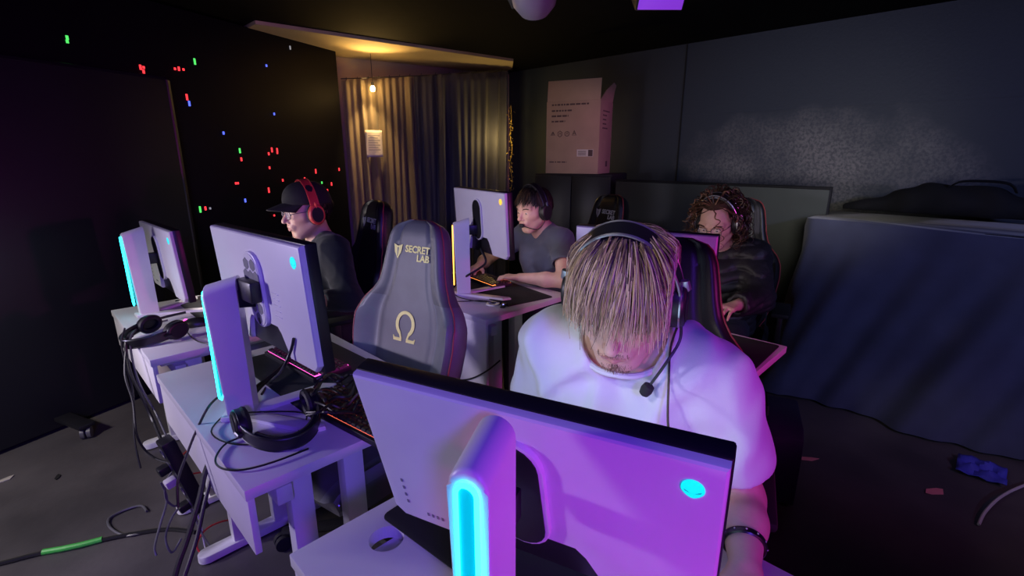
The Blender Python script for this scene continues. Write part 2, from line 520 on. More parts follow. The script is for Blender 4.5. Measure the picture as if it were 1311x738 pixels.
# ------------------------------------------------------------------ desks
def make_desk(label, loc, drop=0.55, mat_pad=None):
    t = thing('gaming_desk', label, 'desk', loc, 0, 'white gaming desks')
    W, L = 0.617, 0.879
    bm = bmesh.new()
    box(bm, (W / 2, L / 2, 0.716), (W, L, 0.028), 0.002)
    top = obj('tabletop', bm, M['desk'], t, angle=30)
    bm = bmesh.new(); box(bm, (0.012, L / 2, (drop + 0.702) / 2), (0.016, L - 0.01, 0.702 - drop), 0.002)
    obj('modesty_panel', bm, M['desk_edge'], t)
    for y in (0.10, L - 0.10):
        bm = bmesh.new(); box(bm, (W / 2 + 0.01, y, 0.685), (W - 0.06, 0.05, 0.034), 0.003); obj('end_rail', bm, M['frame'], t)
        for x in (0.15, 0.30):
            bm = bmesh.new(); box(bm, (x, y, 0.355), (0.06, 0.045, 0.64), 0.004); obj('leg', bm, M['frame'], t)
        bm = bmesh.new(); prism(bm, [(0.03 * math.cos(a) + 0.0, 0.03 * math.sin(a)) for a in [PI / 2 + PI * k / 8 for k in range(9)]] + [(0.52, -0.03), (0.55, 0), (0.52, 0.03)], 0.006, 0.035, xf((0.03, y, 0)), 0.005)
        obj('foot', bm, M['frame'], t)
    bm = bmesh.new(); box(bm, (0.10, L / 2, 0.64), (0.04, L - 0.1, 0.05), 0.004); obj('cross_rail', bm, M['frame'], t)
    return t, top

desks = {}
for key, label, loc, drop in (
    ('D1', 'white desk farthest left, by the black pixel wall', (0.270, 2.139, 0), 0.55),
    ('D2', 'white desk in the left row holding the unused headset and tangled cables', (0.259, 1.098, 0), 0.55),
    ('D3', 'white desk nearest the camera with the round cable hole', (0.256, -0.035, 0), 0.55),
    ('D4', 'white desk in the middle of the back row with orange lit keyboard', (1.456, 1.598, 0), 0.16),
    ('D5', 'white desk on the right of the back row, beside the navy drape', (1.456, 0.505, 0), 0.16)):
    desks[key] = make_desk(label, loc, drop)

def boolean_hole(o, local, r):
    me = bpy.data.meshes.new('cut'); b2 = bmesh.new()
    bmesh.ops.create_cone(b2, cap_ends=True, segments=32, radius1=r, radius2=r, depth=0.2)
    bmesh.ops.translate(b2, vec=local, verts=b2.verts); b2.to_mesh(me); b2.free()
    c = bpy.data.objects.new('cut', me); COL.objects.link(c); c.parent = o.parent
    md = o.modifiers.new('hole', 'BOOLEAN'); md.object = c; md.operation = 'DIFFERENCE'; md.solver = 'EXACT'
    bpy.context.view_layer.update()
    dg = bpy.context.evaluated_depsgraph_get()
    nm = bpy.data.meshes.new_from_object(o.evaluated_get(dg))
    o.modifiers.clear(); o.data = nm
    bpy.data.objects.remove(c); bpy.data.meshes.remove(me)

def ring_bm(r0, r1, z0, z1, n=32):
    bm = bmesh.new()
    P = [(r1, z0), (r1, z1), (r0, z1), (r0, z0)]
    rings = [[bm.verts.new((r * math.cos(2 * PI * k / n), r * math.sin(2 * PI * k / n), z)) for k in range(n)] for r, z in P]
    for i in range(4):
        a, b = rings[i], rings[(i + 1) % 4]
        for k in range(n): bm.faces.new((a[k], a[(k + 1) % n], b[(k + 1) % n], b[k]))
    return bm
boolean_hole(desks['D3'][1], (0.407 - 0.256, 0.747 + 0.035, 0.72), 0.034)
bm = ring_bm(0.022, 0.034, -0.004, 0.006)
obj('cable_ring', bm, M['white'], desks['D4'][0], loc=(1.649 - 1.456, 1.756 - 1.598, 0.731))

# ------------------------------------------------------------------ monitors
def make_monitor(label, loc, yaw, top, tilt, led, led_dim, logo, logo_eye, swivel=0, hexes=False, screen='screen'):
    """origin on the desk under the panel's centre; +x is where the screen looks"""
    t = thing('gaming_monitor', label, 'monitor', loc, R(yaw), 'white gaming monitors')
    W, H = 0.556, 0.330
    zc = top - (H / 2) * math.cos(R(tilt))
    x0 = (H / 2) * math.sin(R(tilt))
    P = Matrix.Translation((x0, 0, zc)) @ Matrix.Rotation(R(-tilt), 4, 'Y')
    bm = bmesh.new(); box(bm, (-0.008, 0, 0), (0.030, W, H), 0.004, P); ch = obj('panel_frame', bm, M['black'], t)
    bm = bmesh.new(); box(bm, (0.0066, 0, 0.003), (0.0012, W - 0.014, H - 0.022), 0, P); obj('screen', bm, M[screen], ch)
    hw, hh = W / 2 - 0.003, H / 2 - 0.003
    nb, nt_, nz = 0.125, 0.100, 0.092
    out = [(-hw, hh), (-hw, -hh + 0.02), (-hw + 0.02, -hh), (-nb, -hh), (-nt_ - 0.006, -hh + nz - 0.02), (-nt_ + 0.014, -hh + nz),
           (nt_ - 0.014, -hh + nz), (nt_ + 0.006, -hh + nz - 0.02), (nb, -hh), (hw - 0.02, -hh), (hw, -hh + 0.02), (hw, hh)]
    bm = bmesh.new(); prism(bm, out, -0.016, -0.038, P @ YZ, 0.008, 3); sh = obj('back_shell', bm, M['white'], t, angle=25)
    # row of vent slots and the embossed ribs on the shell
    for k in range(5 if hexes else 0):
        bm = bmesh.new(); box(bm, (-0.0385, -0.105, 0.018 - 0.016 * k), (0.0030, 0.034, 0.0022), 0, P); obj('vent_slot', bm, M['white'], sh)
    for k in range(8):
        bm = bmesh.new(); box(bm, (-0.0385, 0.235 - 0.010 * k * (k > 3), -0.060 - 0.018 * min(k, 4)), (0.0012, 0.004, 0.007), 0, P); obj('edge_mark', bm, M['hex'], sh)
    # head-shaped light at the corner
    hd = []
    for k in range(28):
        a = 2 * PI * k / 28; s = math.sin(a)
        w = 0.0135 * (1.0 if s > 0 else 1.0 - 0.34 * s * s)
        hd.append((w * math.cos(a), 0.0145 * s + 0.001))
    Lg = P @ Matrix.Translation((0, -0.238, 0.118)) @ YZ
    bm = bmesh.new(); prism(bm, hd, -0.0375, -0.0395, Lg); lg = obj('logo_light', bm, logo, t)
    for s in (-1, 1):
        bm = bmesh.new(); prism(bm, [(s * 0.002, -0.006), (s * 0.009, -0.0035), (s * 0.0105, -0.0005), (s * 0.006, -0.003)][::s], -0.0392, -0.0398, Lg); obj('logo_eye', bm, logo_eye, lg)
    # oval mount plate
    Mp = P @ Matrix.Translation((0, 0, 0.012)) @ YZ
    bm = bmesh.new(); prism(bm, stadium(0.094, 0.215), -0.034, -0.047, Mp, 0.003); mp = obj('mount_plate', bm, M['white'], t)
    bm = bmesh.new(); prism(bm, stadium(0.082, 0.203), -0.0465, -0.0485, Mp); obj('plate_inset', bm, M['white'] if hexes else M['black'], mp)
    if hexes:
        for (hy, hz) in ((-.019, .072), (.019, .072), (0, .040), (-.019, -.050), (.019, -.050), (0, -.080), (.030, .040), (-.030, .040)):
            bm = bmesh.new(); prism(bm, [(hy + .017 * math.cos(PI / 6 + k * PI / 3), hz + .017 * math.sin(PI / 6 + k * PI / 3)) for k in range(6) if abs(hy + .017 * math.cos(PI / 6 + k * PI / 3)) < .2], -0.0483, -0.0495, Mp); obj('hexagon', bm, M['hex'], mp)
        bm = bmesh.new(); prism(bm, [(0.005 * math.cos(q) , -0.088 + 0.010 * math.sin(q)) for q in [k * PI / 6 for k in range(12)]], -0.0493, -0.0505, Mp); obj('release_button', bm, M['black'], mp)
    # stand column
    bm = bmesh.new()
    w, hr, hf = 0.052, 0.372, 0.398
    o2 = [(-w / 2, 0), (w / 2, 0)] + [(w / 2 * math.cos(PI * k / 12), 0.368 + w / 2 * math.sin(PI * k / 12)) for k in range(13)]
    vs = prism(bm, o2, -0.076, -0.160, YZ, 0.006, 3)
    for v in bm.verts:
        if v.co.z > 0.2: v.co.z += 0.024 * (v.co.x + 0.160) / 0.084
        else: v.co.x += 0.012 * (v.co.x < -0.12)
    cl = obj('stand_column', bm, M['white'], t, angle=25)
    pts = [(-0.163, y, z) for y, z in ([(-0.013, 0.07)] + [(0.013 * math.cos(PI - PI * k / 10), 0.364 + 0.013 * math.sin(PI * k / 10)) for k in range(11)] + [(0.013, 0.07)])]
    pts.append((-0.163, 0.0, 0.058)); pts.append(pts[0])
    bm = bmesh.new(); prism(bm, [(p[1], p[2]) for p in pts[:-2]], -0.1595, -0.1615, YZ); obj('light_well', bm, led_dim, cl)
    bm = bmesh.new(); tube(bm, pts, 0.0034, 6, False); obj('light_loop', bm, led, cl)
    # arm between column and panel
    za = min(zc + 0.012, 0.355)
    bm = bmesh.new(); box(bm, (-0.060, 0, za), (0.060, 0.036, 0.050), 0.004); obj('stand_arm', bm, M['black'], t)
    if hexes:
        bm = bmesh.new(); box(bm, (x0 - 0.062, 0, zc + 0.012), (0.030, 0.092, 0.058), 0.006); obj('arm_clamp', bm, M['black'], t)
    # two flat feet
    for s in (-1, 1):
        bm = bmesh.new()
        prism(bm, [(-0.148, s * 0.026), (-0.080, 0.0), (0.125, s * 0.118), (0.130, s * 0.138), (0.085, s * 0.150), (-0.07, s * 0.05)][::s], 0.0005, 0.013, None, 0.004)
        obj('base_foot', bm, M['white'], t)
    bm = bmesh.new(); box(bm, (-0.117, 0, 0.008), (0.095, 0.064, 0.015), 0.004); obj('base_block', bm, M['white'], t)
    if swivel:
        Rz = Matrix.Rotation(R(swivel), 4, 'Z')
        for o in [cl] + list(cl.children) + [q for q in t.children if q.name.split('.')[0] in ('base_foot', 'base_block', 'stand_arm')]: o.data.transform(Rz)
    return t

ZD = 0.7305
make_monitor('white monitor farthest left with cyan lights, mostly edge on', (0.50, 2.80, ZD), 1.5, 0.42, 3, M['cyan'], M['cyan_dim'], M['logo_cyan'], M['logo_cyan_dark'], 0, False, 'screen_bright')
make_monitor('white monitor raised on its stand before the capped person, hexagon mount showing', (0.47, 1.40, ZD), 3.6, 0.535, 3, M['cyan'], M['cyan_dim'], M['logo_cyan'], M['logo_cyan_dark'], -36, True)
make_monitor('large white monitor in the foreground, tilted back, bright cyan loop on its stand', (0.45, 0.43, ZD), 18, 0.41, 15, M['cyan'], M['cyan_dim'], M['logo_cyan'], M['logo_cyan_dark'], 5)
make_monitor('white monitor with amber stand light on the middle desk', (1.751, 1.93, ZD), -13.5, 0.565, 3, M['orange'], M['orange_dim'], M['yellow'], M['orange_dim'], -25, False, 'screen_mid')
make_monitor('white monitor behind the blond person, in front of the curly haired one', (1.74, 0.98, ZD), 13.7, 0.455, 3, M['cyan'], M['cyan_dim'], M['logo_cyan'], M['logo_cyan_dark'], 0, False, 'screen_mid')

# ------------------------------------------------------------------ chairs
def omega_outline(s):
    """the horseshoe letter as a closed outline, height about s"""
    ro, ri = 0.40 * s, 0.275 * s
    a0 = R(-58); a1 = R(238)
    po = [(ro * math.cos(a0 + (a1 - a0) * k / 28), 0.10 * s + 1.05 * ro * math.sin(a0 + (a1 - a0) * k / 28)) for k in range(29)]
    b0 = R(-52); b1 = R(232)
    pi_ = [(ri * math.cos(b1 + (b0 - b1) * k / 28), 0.10 * s + 1.15 * ri * math.sin(b1 + (b0 - b1) * k / 28)) for k in range(29)]
    yb = -0.46 * s; yt = -0.36 * s
    left = [(-0.17 * s, yt), (-0.40 * s, yt), (-0.44 * s, yt + 0.05 * s), (-0.47 * s, yt + 0.05 * s), (-0.44 * s, yb), (-0.10 * s, yb), (-0.10 * s, yb + 0.10 * s)]
    right = [(0.10 * s, yb + 0.10 * s), (0.10 * s, yb), (0.44 * s, yb), (0.47 * s, yt + 0.05 * s), (0.44 * s, yt + 0.05 * s), (0.40 * s, yt), (0.17 * s, yt)]
    return po + left + pi_ + right

BW = [(0.0, .195), (.06, .225), (.14, .245), (.24, .262), (.34, .272), (.42, .268), (.48, .245), (.53, .205), (.58, .178), (.64, .163), (.72, .150), (.78, .138), (.82, .120), (.845, .092), (.855, .05)]
def bwid(h):
    for (a, b), (c, d) in zip(BW, BW[1:]):
        if h <= c: return b + (d - b) * (h - a) / (c - a)
    return BW[-1][1]

def make_chair(label, loc, yaw, main, side, print_mat, emblem=True, recline=12):
    t = thing('gaming_chair', label, 'chair', loc, R(yaw), 'gaming chairs')
    Bk = Matrix.Translation((-0.215, 0, 0.47)) @ Matrix.Rotation(R(-recline), 4, 'Y')
    HS = [0.855 * k / 42 for k in range(43)]; NS = 24; HF = 0.90
    def front(h, s):
        w = bwid(h); a = abs(s)
        q = max(0, (a - 0.58) / 0.42); q = q * q * (3 - 2 * q)
        bol = 0.055 * (1 if h < .40 else max(0.25, 1 - (h - .40) / .22))
        edge = max(0, (a - 0.86) / 0.14)
        top = max(0, (h - 0.79) / 0.065)
        lum = 0.012 * math.exp(-((h - 0.16) / 0.12) ** 2) * (1 - q)
        seam = 0.006 * math.exp(-((a - 0.58) / 0.035) ** 2)
        return Vector((bol * q + lum - seam - 0.030 * edge ** 2 - 0.025 * top ** 2, s * w * 0.97, h * HF))
    def back(h, s):
        a = abs(s); edge = max(0, (a - 0.8) / 0.2); top = max(0, (h - 0.79) / 0.065)
        return Vector((-0.085 + 0.028 * edge ** 2 + 0.02 * top ** 2, s * bwid(h) * 0.97, h * HF))
    bm = bmesh.new()
    SS = [-1 + 2 * k / NS for k in range(NS + 1)]
    F = [[bm.verts.new(Bk @ front(h, s)) for s in SS] for h in HS]
    B = [[bm.verts.new(Bk @ back(h, s)) for s in SS] for h in HS]
    for i in range(len(HS) - 1):
        for k in range(NS):
            f = bm.faces.new((F[i][k], F[i][k + 1], F[i + 1][k + 1], F[i + 1][k])); f.material_index = 1 if abs(SS[k] + SS[k + 1]) / 2 > 0.60 and HS[i] < 0.50 else 0
            bm.faces.new((B[i][k + 1], B[i][k], B[i + 1][k], B[i + 1][k + 1]))
        for k in (0, NS):
            f = bm.faces.new((F[i][k], F[i + 1][k], B[i + 1][k], B[i][k]) if k == 0 else (F[i + 1][k], F[i][k], B[i][k], B[i + 1][k])); f.material_index = 1 if HS[i] < .5 else 0
    for k in range(NS):
        bm.faces.new((F[0][k + 1], F[0][k], B[0][k], B[0][k + 1])); bm.faces.new((F[-1][k], F[-1][k + 1], B[-1][k + 1], B[-1][k]))
    br = obj('backrest', bm, [main, side], t, angle=60)
    ed = [Bk @ (front(h, -1) + Vector((0.002, -0.001, 0))) for h in HS] + [Bk @ (front(h, 1) + Vector((0.002, 0.001, 0))) for h in HS[::-1]]
    bm = bmesh.new(); tube(bm, ed, 0.0028, 6); obj('piping', bm, M['piping'], br)
    # prints: a shield mark with two lines of lettering, and the horseshoe letter lower down
    def on(h, s_off=0.0): return Bk @ Matrix.Translation((front(h, 0).x + 0.0015, s_off, h * HF))
    FRM = basis((0, 1, 0), (0, 0, 1), (1, 0, 0))
    tx = on(0.715) @ FRM
    if print_mat:
        bm = bmesh.new(); prism(bm, [(-0.098, 0.026), (-0.076, 0.018), (-0.052, 0.026), (-0.058, -0.006), (-0.074, -0.032), (-0.091, -0.006)], 0, 0.0015, tx); obj('shield_print', bm, print_mat, br)
        bm = bmesh.new(); prism(bm, [(-0.078, 0.012), (-0.072, 0.012), (-0.074, -0.024), (-0.076, -0.024)], 0.001, 0.0022, tx); obj('shield_slit', bm, main, br)
        text_mesh('brand_print', 'SECRET', 0.037, print_mat, br, tx @ Matrix.Translation((0.026, 0.010, 0.0005)), 0.0008, 0.0012)
        text_mesh('brand_print', 'LAB', 0.037, print_mat, br, tx @ Matrix.Translation((0.058, -0.022, 0.0005)), 0.0008, 0.0012)
    if emblem:
        bm = bmesh.new(); prism(bm, omega_outline(0.125), 0, 0.002, on(0.385) @ FRM); obj('emblem_print', bm, print_mat, br)
    # seat
    bm = bmesh.new()
    NX, NY = 18, 20
    Tp, Bt = [], []
    for i in range(NX + 1):
        u = i / NX; rt, rb = [], []
        for k in range(NY + 1):
            s = -1 + 2 * k / NY
            w = 0.265 - 0.03 * u ** 3 - 0.02 * (1 - u) ** 2
            a = abs(s); q = max(0, (a - .62) / .38); q = q * q * (3 - 2 * q); e = max(0, (a - .88) / .12)
            z = 0.475 + 0.035 * q - 0.035 * e ** 2 - 0.045 * max(0, (u - .8) / .2) ** 2 - 0.01 * math.sin(PI * u) * (1 - q)
            x = -0.24 + 0.50 * u
            rt.append(bm.verts.new((x, s * w, z))); rb.append(bm.verts.new((x - 0.01 * (u > .9), s * w * 0.94, 0.375 + 0.03 * max(0, (u - .8) / .2))))
        Tp.append(rt); Bt.append(rb)
    for i in range(NX):
        for k in range(NY):
            f = bm.faces.new((Tp[i][k], Tp[i + 1][k], Tp[i + 1][k + 1], Tp[i][k + 1])); f.material_index = 1 if abs(-1 + 2 * (k + .5) / NY) > .64 else 0
            bm.faces.new((Bt[i][k + 1], Bt[i + 1][k + 1], Bt[i + 1][k], Bt[i][k]))
        for k in (0, NY): bm.faces.new((Tp[i][k], Bt[i][k], Bt[i + 1][k], Tp[i + 1][k]))
    for k in range(NY):
        for i in (0, NX): bm.faces.new((Tp[i][k], Tp[i][k + 1], Bt[i][k + 1], Bt[i][k]))
    obj('seat', bm, [main, side], t, angle=60)
    for s in (-1, 1):
        bm = bmesh.new(); box(bm, (-0.225, s * 0.215, 0.48), (0.05, 0.03, 0.20), 0.006); obj('hinge_cover', bm, M['black'], t)
        bm = bmesh.new(); box(bm, (0.0, s * 0.30, 0.53), (0.055, 0.028, 0.24), 0.008); box(bm, (0.0, s * 0.25, 0.40), (0.05, 0.12, 0.022), 0.004)
        ap = obj('armrest_post', bm, M['black'], t)
        bm = bmesh.new(); box(bm, (0.02, s * 0.30, 0.661), (0.25, 0.085, 0.026), 0.010); obj('armrest_pad', bm, M['matte'], t)
    bm = bmesh.new(); box(bm, (0, 0, 0.36), (0.26, 0.2, 0.03), 0.006); obj('tilt_plate', bm, M['black'], t)
    bm = bmesh.new(); lathe(bm, [(0.038, 0.07), (0.038, 0.20), (0.025, 0.205), (0.025, 0.35)], 18); obj('gas_lift', bm, M['dark_metal'], t)
    for k in range(5):
        a = 2 * PI * k / 5 + 0.3; c, s = math.cos(a), math.sin(a)
        bm = bmesh.new(); tube(bm, [(0.03 * c, 0.03 * s, 0.105), (0.16 * c, 0.16 * s, 0.095), (0.30 * c, 0.30 * s, 0.078)], [0.03, 0.026, 0.019], 8, True, 0.7)
        lg = obj('base_leg', bm, M['black'], t)
        bm = bmesh.new(); mxw = xf((0.305 * c, 0.305 * s, 0.031), (PI / 2, 0, a + 0.6))
        lathe(bm, [(0.012, -0.024), (0.030, -0.022), (0.030, -0.004), (0.012, -0.003), (0.012, 0.003), (0.030, 0.004), (0.030, 0.022), (0.012, 0.024)], 16, mxw)
        obj('caster', bm, M['matte'], lg)
    return t

make_chair('empty dark grey gaming chair with gold horseshoe emblem and red piping', (0.735, 1.525, 0), 192, M['leather'], M['leather_side'], M['gold'], True, 12)
make_chair('black gaming chair behind the person in the black cap', (1.085, 2.560, 0), 172, M['leather_black'], M['leather_black'], M['silver_print'], False, 11)
make_chair('black gaming chair of the blond person in the white tee', (1.088, 0.592, 0), 199, M['leather_black'], M['leather_black'], None, False, 15)
make_chair('black gaming chair behind the person in the slate blue tee', (2.385, 1.905, 0), 164, M['leather_black'], M['leather_black'], M['silver_print'], False, 11)
make_chair('black gaming chair under the curly haired person, against the grey board', (2.755, 1.035, 0), 194, M['leather_black'], M['leather_black'], None, False, 12)

# ------------------------------------------------------------------ black pixel wall with a few lit pixels
LW = thing('led_wall', 'tall black pixel wall with scattered lit red, green and blue pixels', 'display wall', (2.36, 4.54, 0), R(22))
bm = bmesh.new(); box(bm, (-2.55, 0.06, 1.195), (5.1, 0.10, 2.37), 0.004); obj('panel_face', bm, M['led_panel'], LW)
PIX = [(-2.107, 2.078, 'g'), (-2.11, 2.058, 'g'), (-1.749, 1.983, 'r'), (-1.730, 1.985, 'r'), (-1.735, 1.960, 'r'), (-2.034, 1.904, 'r'), (-1.533, 2.006, 'r'), (-1.507, 2.01, 'r'), (-1.476, 2.01, 'r'), (-1.388, 2.08, 'g'), (-1.388, 2.06, 'g'), (-1.483, 1.851, 'r'), (-1.483, 1.831, 'r'), (-1.473, 1.800, 'b'), (-0.797, 2.136, 'b'), (-0.777, 1.784, 'b'), (-0.537, 2.31, 'w'), (-1.136, 1.499, 'g'), (-1.133, 1.437, 'r'), (-0.877, 1.478, 'r'), (-0.842, 1.508, 'r'), (-0.792, 1.484, 'r'), (-0.790, 1.506, 'r'), (-0.886, 1.37, 'r'), (-1.208, 1.264, 'r'), (-1.190, 1.264, 'r'), (-0.769, 1.268, 'r'), (-0.92, 1.201, 'r'), (-0.92, 1.185, 'r'), (-1.148, 1.133, 'b'), (-1.517, 1.108, 'g'), (-1.517, 1.090, 'g'), (-1.477, 1.104, 'r'), (-1.442, 1.101, 'w'), (-0.898, 0.993, 'r'), (-0.392, 1.34, 'r'), (-0.392, 1.325, 'r'), (-0.53, 1.271, 'r'), (-0.331, 1.228, 'g'), (-0.092, 1.339, 'r'), (-0.271, 1.155, 'r'), (-1.25, 1.62, 'b'), (-0.62, 1.10, 'r'), (-0.21, 1.21, 'r')]
pme = {}
for x, z, c in PIX:
    if c not in pme:
        bm = bmesh.new(); box(bm, (0, 0, 0), (0.012, 0.006, 0.022), 0.001); o = obj('lit_pixel', bm, M['px_' + c], LW); pme[c] = o
    else:
        o = pme[c].copy(); COL.objects.link(o)
    o.location = (x, 0.0075, z); o.scale = (1, 1, 0.6 + rnd.random() * 1.1)

# ------------------------------------------------------------------ freestanding partition on the left
PT = thing('partition_screen', 'freestanding black partition panel on a caster foot at the left', 'partition', (0.83, 3.80, 0), R(200.5))
bm = bmesh.new(); box(bm, (1.10, 0.0, 0.965), (2.2, 0.045, 1.89), 0.006); obj('panel', bm, M['screen_black'], PT)
bm = bmesh.new(); tube(bm, [(0.0, 0, 0.02), (0.0, 0, 1.91)], 0.026, 8); tube(bm, [(2.2, 0, 0.02), (2.2, 0, 1.91)], 0.026, 8); tube(bm, [(0, 0, 1.91), (2.2, 0, 1.91)], 0.022, 8); obj('panel_frame', bm, M['black'], PT)
for x in (0.30, 0.885):
    if x < 0.5: continue
    bm = bmesh.new(); box(bm, (x, 0.10, 0.075), (0.075, 0.32, 0.022), 0.004); ft = obj('foot_bar', bm, M['dark_metal'], PT)
    bm = bmesh.new(); mxw = xf((x, 0.235, 0.032), (PI / 2, 0, 0.9))
    lathe(bm, [(0.012, -0.026), (0.031, -0.022), (0.031, -0.005), (0.012, -0.003), (0.012, 0.003), (0.031, 0.005), (0.031, 0.022), (0.012, 0.026)], 18, mxw); obj('caster', bm, M['rubber_grey'], ft)

# ------------------------------------------------------------------ curtains on a sagging line
CA, CB = Vector((2.41, 4.60, 2.15)), Vector((4.02, 3.93, 2.337))
def cpt(u): return CA.lerp(CB, u)
cdir = Vector((CB.x - CA.x, CB.y - CA.y, 0)).normalized(); cn = Vector((cdir.y, -cdir.x, 0))
def make_curtain(u0, u1, seed, nf, label, m):
    r2 = random.Random(seed)
    base = cpt(u0); base.z = 0
    n = 150; nz = 26
    ph = [r2.uniform(0, 6.28) for _ in range(6)]
    bm = bmesh.new(); rows = []
    for j in range(nz + 1):
        v = j / nz
        row = []
        for i in range(n + 1):
            u = u0 + (u1 - u0) * i / n
            p = cpt(u); q = (u - u0) / (u1 - u0)
            amp = 0.020 + 0.036 * min(1, v * 2.2)
            w = q * nf * 2 * PI
            off = amp * ((0.55 + 0.45 * math.sin(q * 11 + ph[4])) * math.sin(w + ph[0] + 2.2 * math.sin(q * 9 + ph[1] + v * 0.6) + 0.7 * math.sin(v * 3 + ph[2])) + 0.35 * math.sin(2.3 * w + ph[3] + 2 * v) + 0.8 * math.sin(q * 5.5 + ph[5] + v))
            sw = 0.012 * math.sin(w * 0.5 + v * 4 + ph[4]) * v
            zt = p.z - 0.012 * abs(math.sin(w * 0.5 + ph[5])) - (0.02 * math.sin(q * 9 + ph[2]) if v > .98 else 0)
            pos = Vector((p.x, p.y, 0)) + cn * off + cdir * sw
            row.append(bm.verts.new((pos.x - base.x, pos.y - base.y, zt * (1 - v) + 0.02 * v)))
        rows.append(row)
    for j in range(nz):
        for i in range(n): bm.faces.new((rows[j][i], rows[j][i + 1], rows[j + 1][i + 1], rows[j + 1][i]))
    t = thing('curtain', label, 'curtain', base, 0, 'curtains across the alcove')
    o = obj('drape', bm, m, t)
    md = o.modifiers.new('thick', 'SOLIDIFY'); md.thickness = 0.003
    k = 7
    for i in range(k):
        u = u0 + (u1 - u0) * (i + 0.5) / k; p = cpt(u) - base
        bm = bmesh.new(); tube(bm, [(p.x + cn.x * 0.012 * math.cos(a), p.y + cn.y * 0.012 * math.cos(a), p.z + 0.004 + 0.012 * math.sin(a)) for a in [2 * PI * q / 12 for q in range(13)]], 0.002, 5, False)
        obj('hook_ring', bm, M['dark_metal'], t)
    return t
def sheer(name, c, c2, a):
    m = mat(name, c, 0.75, color2=c2, scale=2.5, bump=0.08, bscale=180, sheen=0.3, alpha=a)
    nt = m.node_tree; b = nt.nodes['Principled BSDF']
    tr = nt.nodes.new('ShaderNodeBsdfTranslucent'); tr.inputs['Color'].default_value = (*[min(1, x * 1.6) for x in c2], 1)
    mx = nt.nodes.new('ShaderNodeMixShader'); mx.inputs[0].default_value = 0.30
    nt.links.new(b.outputs[0], mx.inputs[1]); nt.links.new(tr.outputs[0], mx.inputs[2])
    nt.links.new(mx.outputs[0], nt.nodes['Material Output'].inputs['Surface'])
    return m
M['sheer_lit'] = sheer('lit_sheer_cloth', (0.22, 0.175, 0.12), (0.34, 0.27, 0.19), 1.0)  # the bulb's warm light is painted into this cloth colour
M['sheer_shaded'] = sheer('shaded_sheer_cloth', (0.06, 0.06, 0.085), (0.11, 0.11, 0.14), 1.0)  # same cloth away from the bulb, shade painted in as a darker colour
make_curtain(0.0, 0.40, 3, 4.6, 'brown sheer curtain by the warm bulb, bulb light painted into its cloth', M['sheer_lit'])
make_curtain(0.395, 0.97, 5, 5.5, 'sheer curtain with painted shade right of the brown one', M['sheer_shaded'])
bm = bmesh.new(); tube(bm, [CA + (CB - CA) * (k / 12) + Vector((0, 0, 0.006 - 0.012 * math.sin(PI * k / 12))) for k in range(13)], 0.005, 6)
tag(obj('curtain_wire', bm, M['dark_metal']), 'thin dark wire carrying the curtains across the alcove', 'wire')
# notice sheet pinned on the curtain
pc = cpt(0.145) + cn * 0.085
bm = bmesh.new()
for i in range(9):
    for j in range(11): bm.verts.new(((i / 8 - .5) * 0.155, 0.006 * math.sin(i * .9 + j * .25), (j / 10 - .5) * 0.25))
bm.verts.ensure_lookup_table()
for i in range(8):
    for j in range(10): bm.faces.new([bm.verts[q] for q in (i * 11 + j, (i + 1) * 11 + j, (i + 1) * 11 + j + 1, i * 11 + j + 1)])
NS_ = thing('notice_sheet', 'pale paper notice hanging on the brown curtain', 'notice', (pc.x, pc.y, 1.45), math.atan2(cdir.y, cdir.x))
o = obj('paper', bm, M['paper'], NS_, loc=(0, 0, 0.125)); md = o.modifiers.new('t', 'SOLIDIFY'); md.thickness = 0.0012
for k in range(7):
    bm = bmesh.new(); box(bm, (-0.01 * (k % 2), -0.0085, 0.20 - 0.022 * k), (0.11 - 0.02 * (k % 2), 0.001, 0.006)); obj('print_line', bm, M['hex'], NS_)
# golden leaf garland in the gap at the right end of the curtain
r3 = random.Random(11)
gp = cpt(0.975) + cn * 0.045
G = thing('leaf_garland', 'thin golden leaf garland hanging at the right end of the curtain', 'garland', (gp.x, gp.y, 1.08))
bm = bmesh.new(); tube(bm, [(0.01 * math.sin(k), 0.01 * math.cos(k * 1.3), 0.06 * k) for k in range(16)], 0.002, 5); obj('stem', bm, M['foil'], G)
for k in range(70):
    z = 0.02 + 0.86 * k / 70; a = r3.uniform(0, 6.28); l = r3.uniform(0.016, 0.034)
    bm = bmesh.new()
    mxl = xf((r3.uniform(-.03, .03), r3.uniform(-.03, .03), z), (r3.uniform(-1.2, 1.2), r3.uniform(-1.2, 1.2), a))
    prism(bm, [(0, 0), (l * .35, l * .28), (l, 0), (l * .35, -l * .28)], -0.0004, 0.0004, mxl)
    obj('leaf', bm, M['foil'], G)
# warm bulb on its flex
bp_ = cpt(0.155) + cn * 0.10; bp_.z = 2.075
BL = thing('pendant_bulb', 'small warm glowing bulb hanging in front of the brown curtain', 'light bulb', bp_)
bm = bmesh.new(); lathe(bm, [(0.004, -0.030), (0.016, -0.024), (0.022, -0.010), (0.020, 0.006), (0.012, 0.022)], 16); obj('glass_globe', bm, M['bulb'], BL)
bm = bmesh.new(); lathe(bm, [(0.013, 0.021), (0.014, 0.050), (0.006, 0.056)], 16); obj('socket', bm, M['black'], BL)
bm = bmesh.new(); tube(bm, [(0, 0, 0.055), (0.004, 0.004, 0.2), (0, 0, 2.375 - 2.075)], 0.003, 6); obj('flex', bm, M['rubber'], BL)

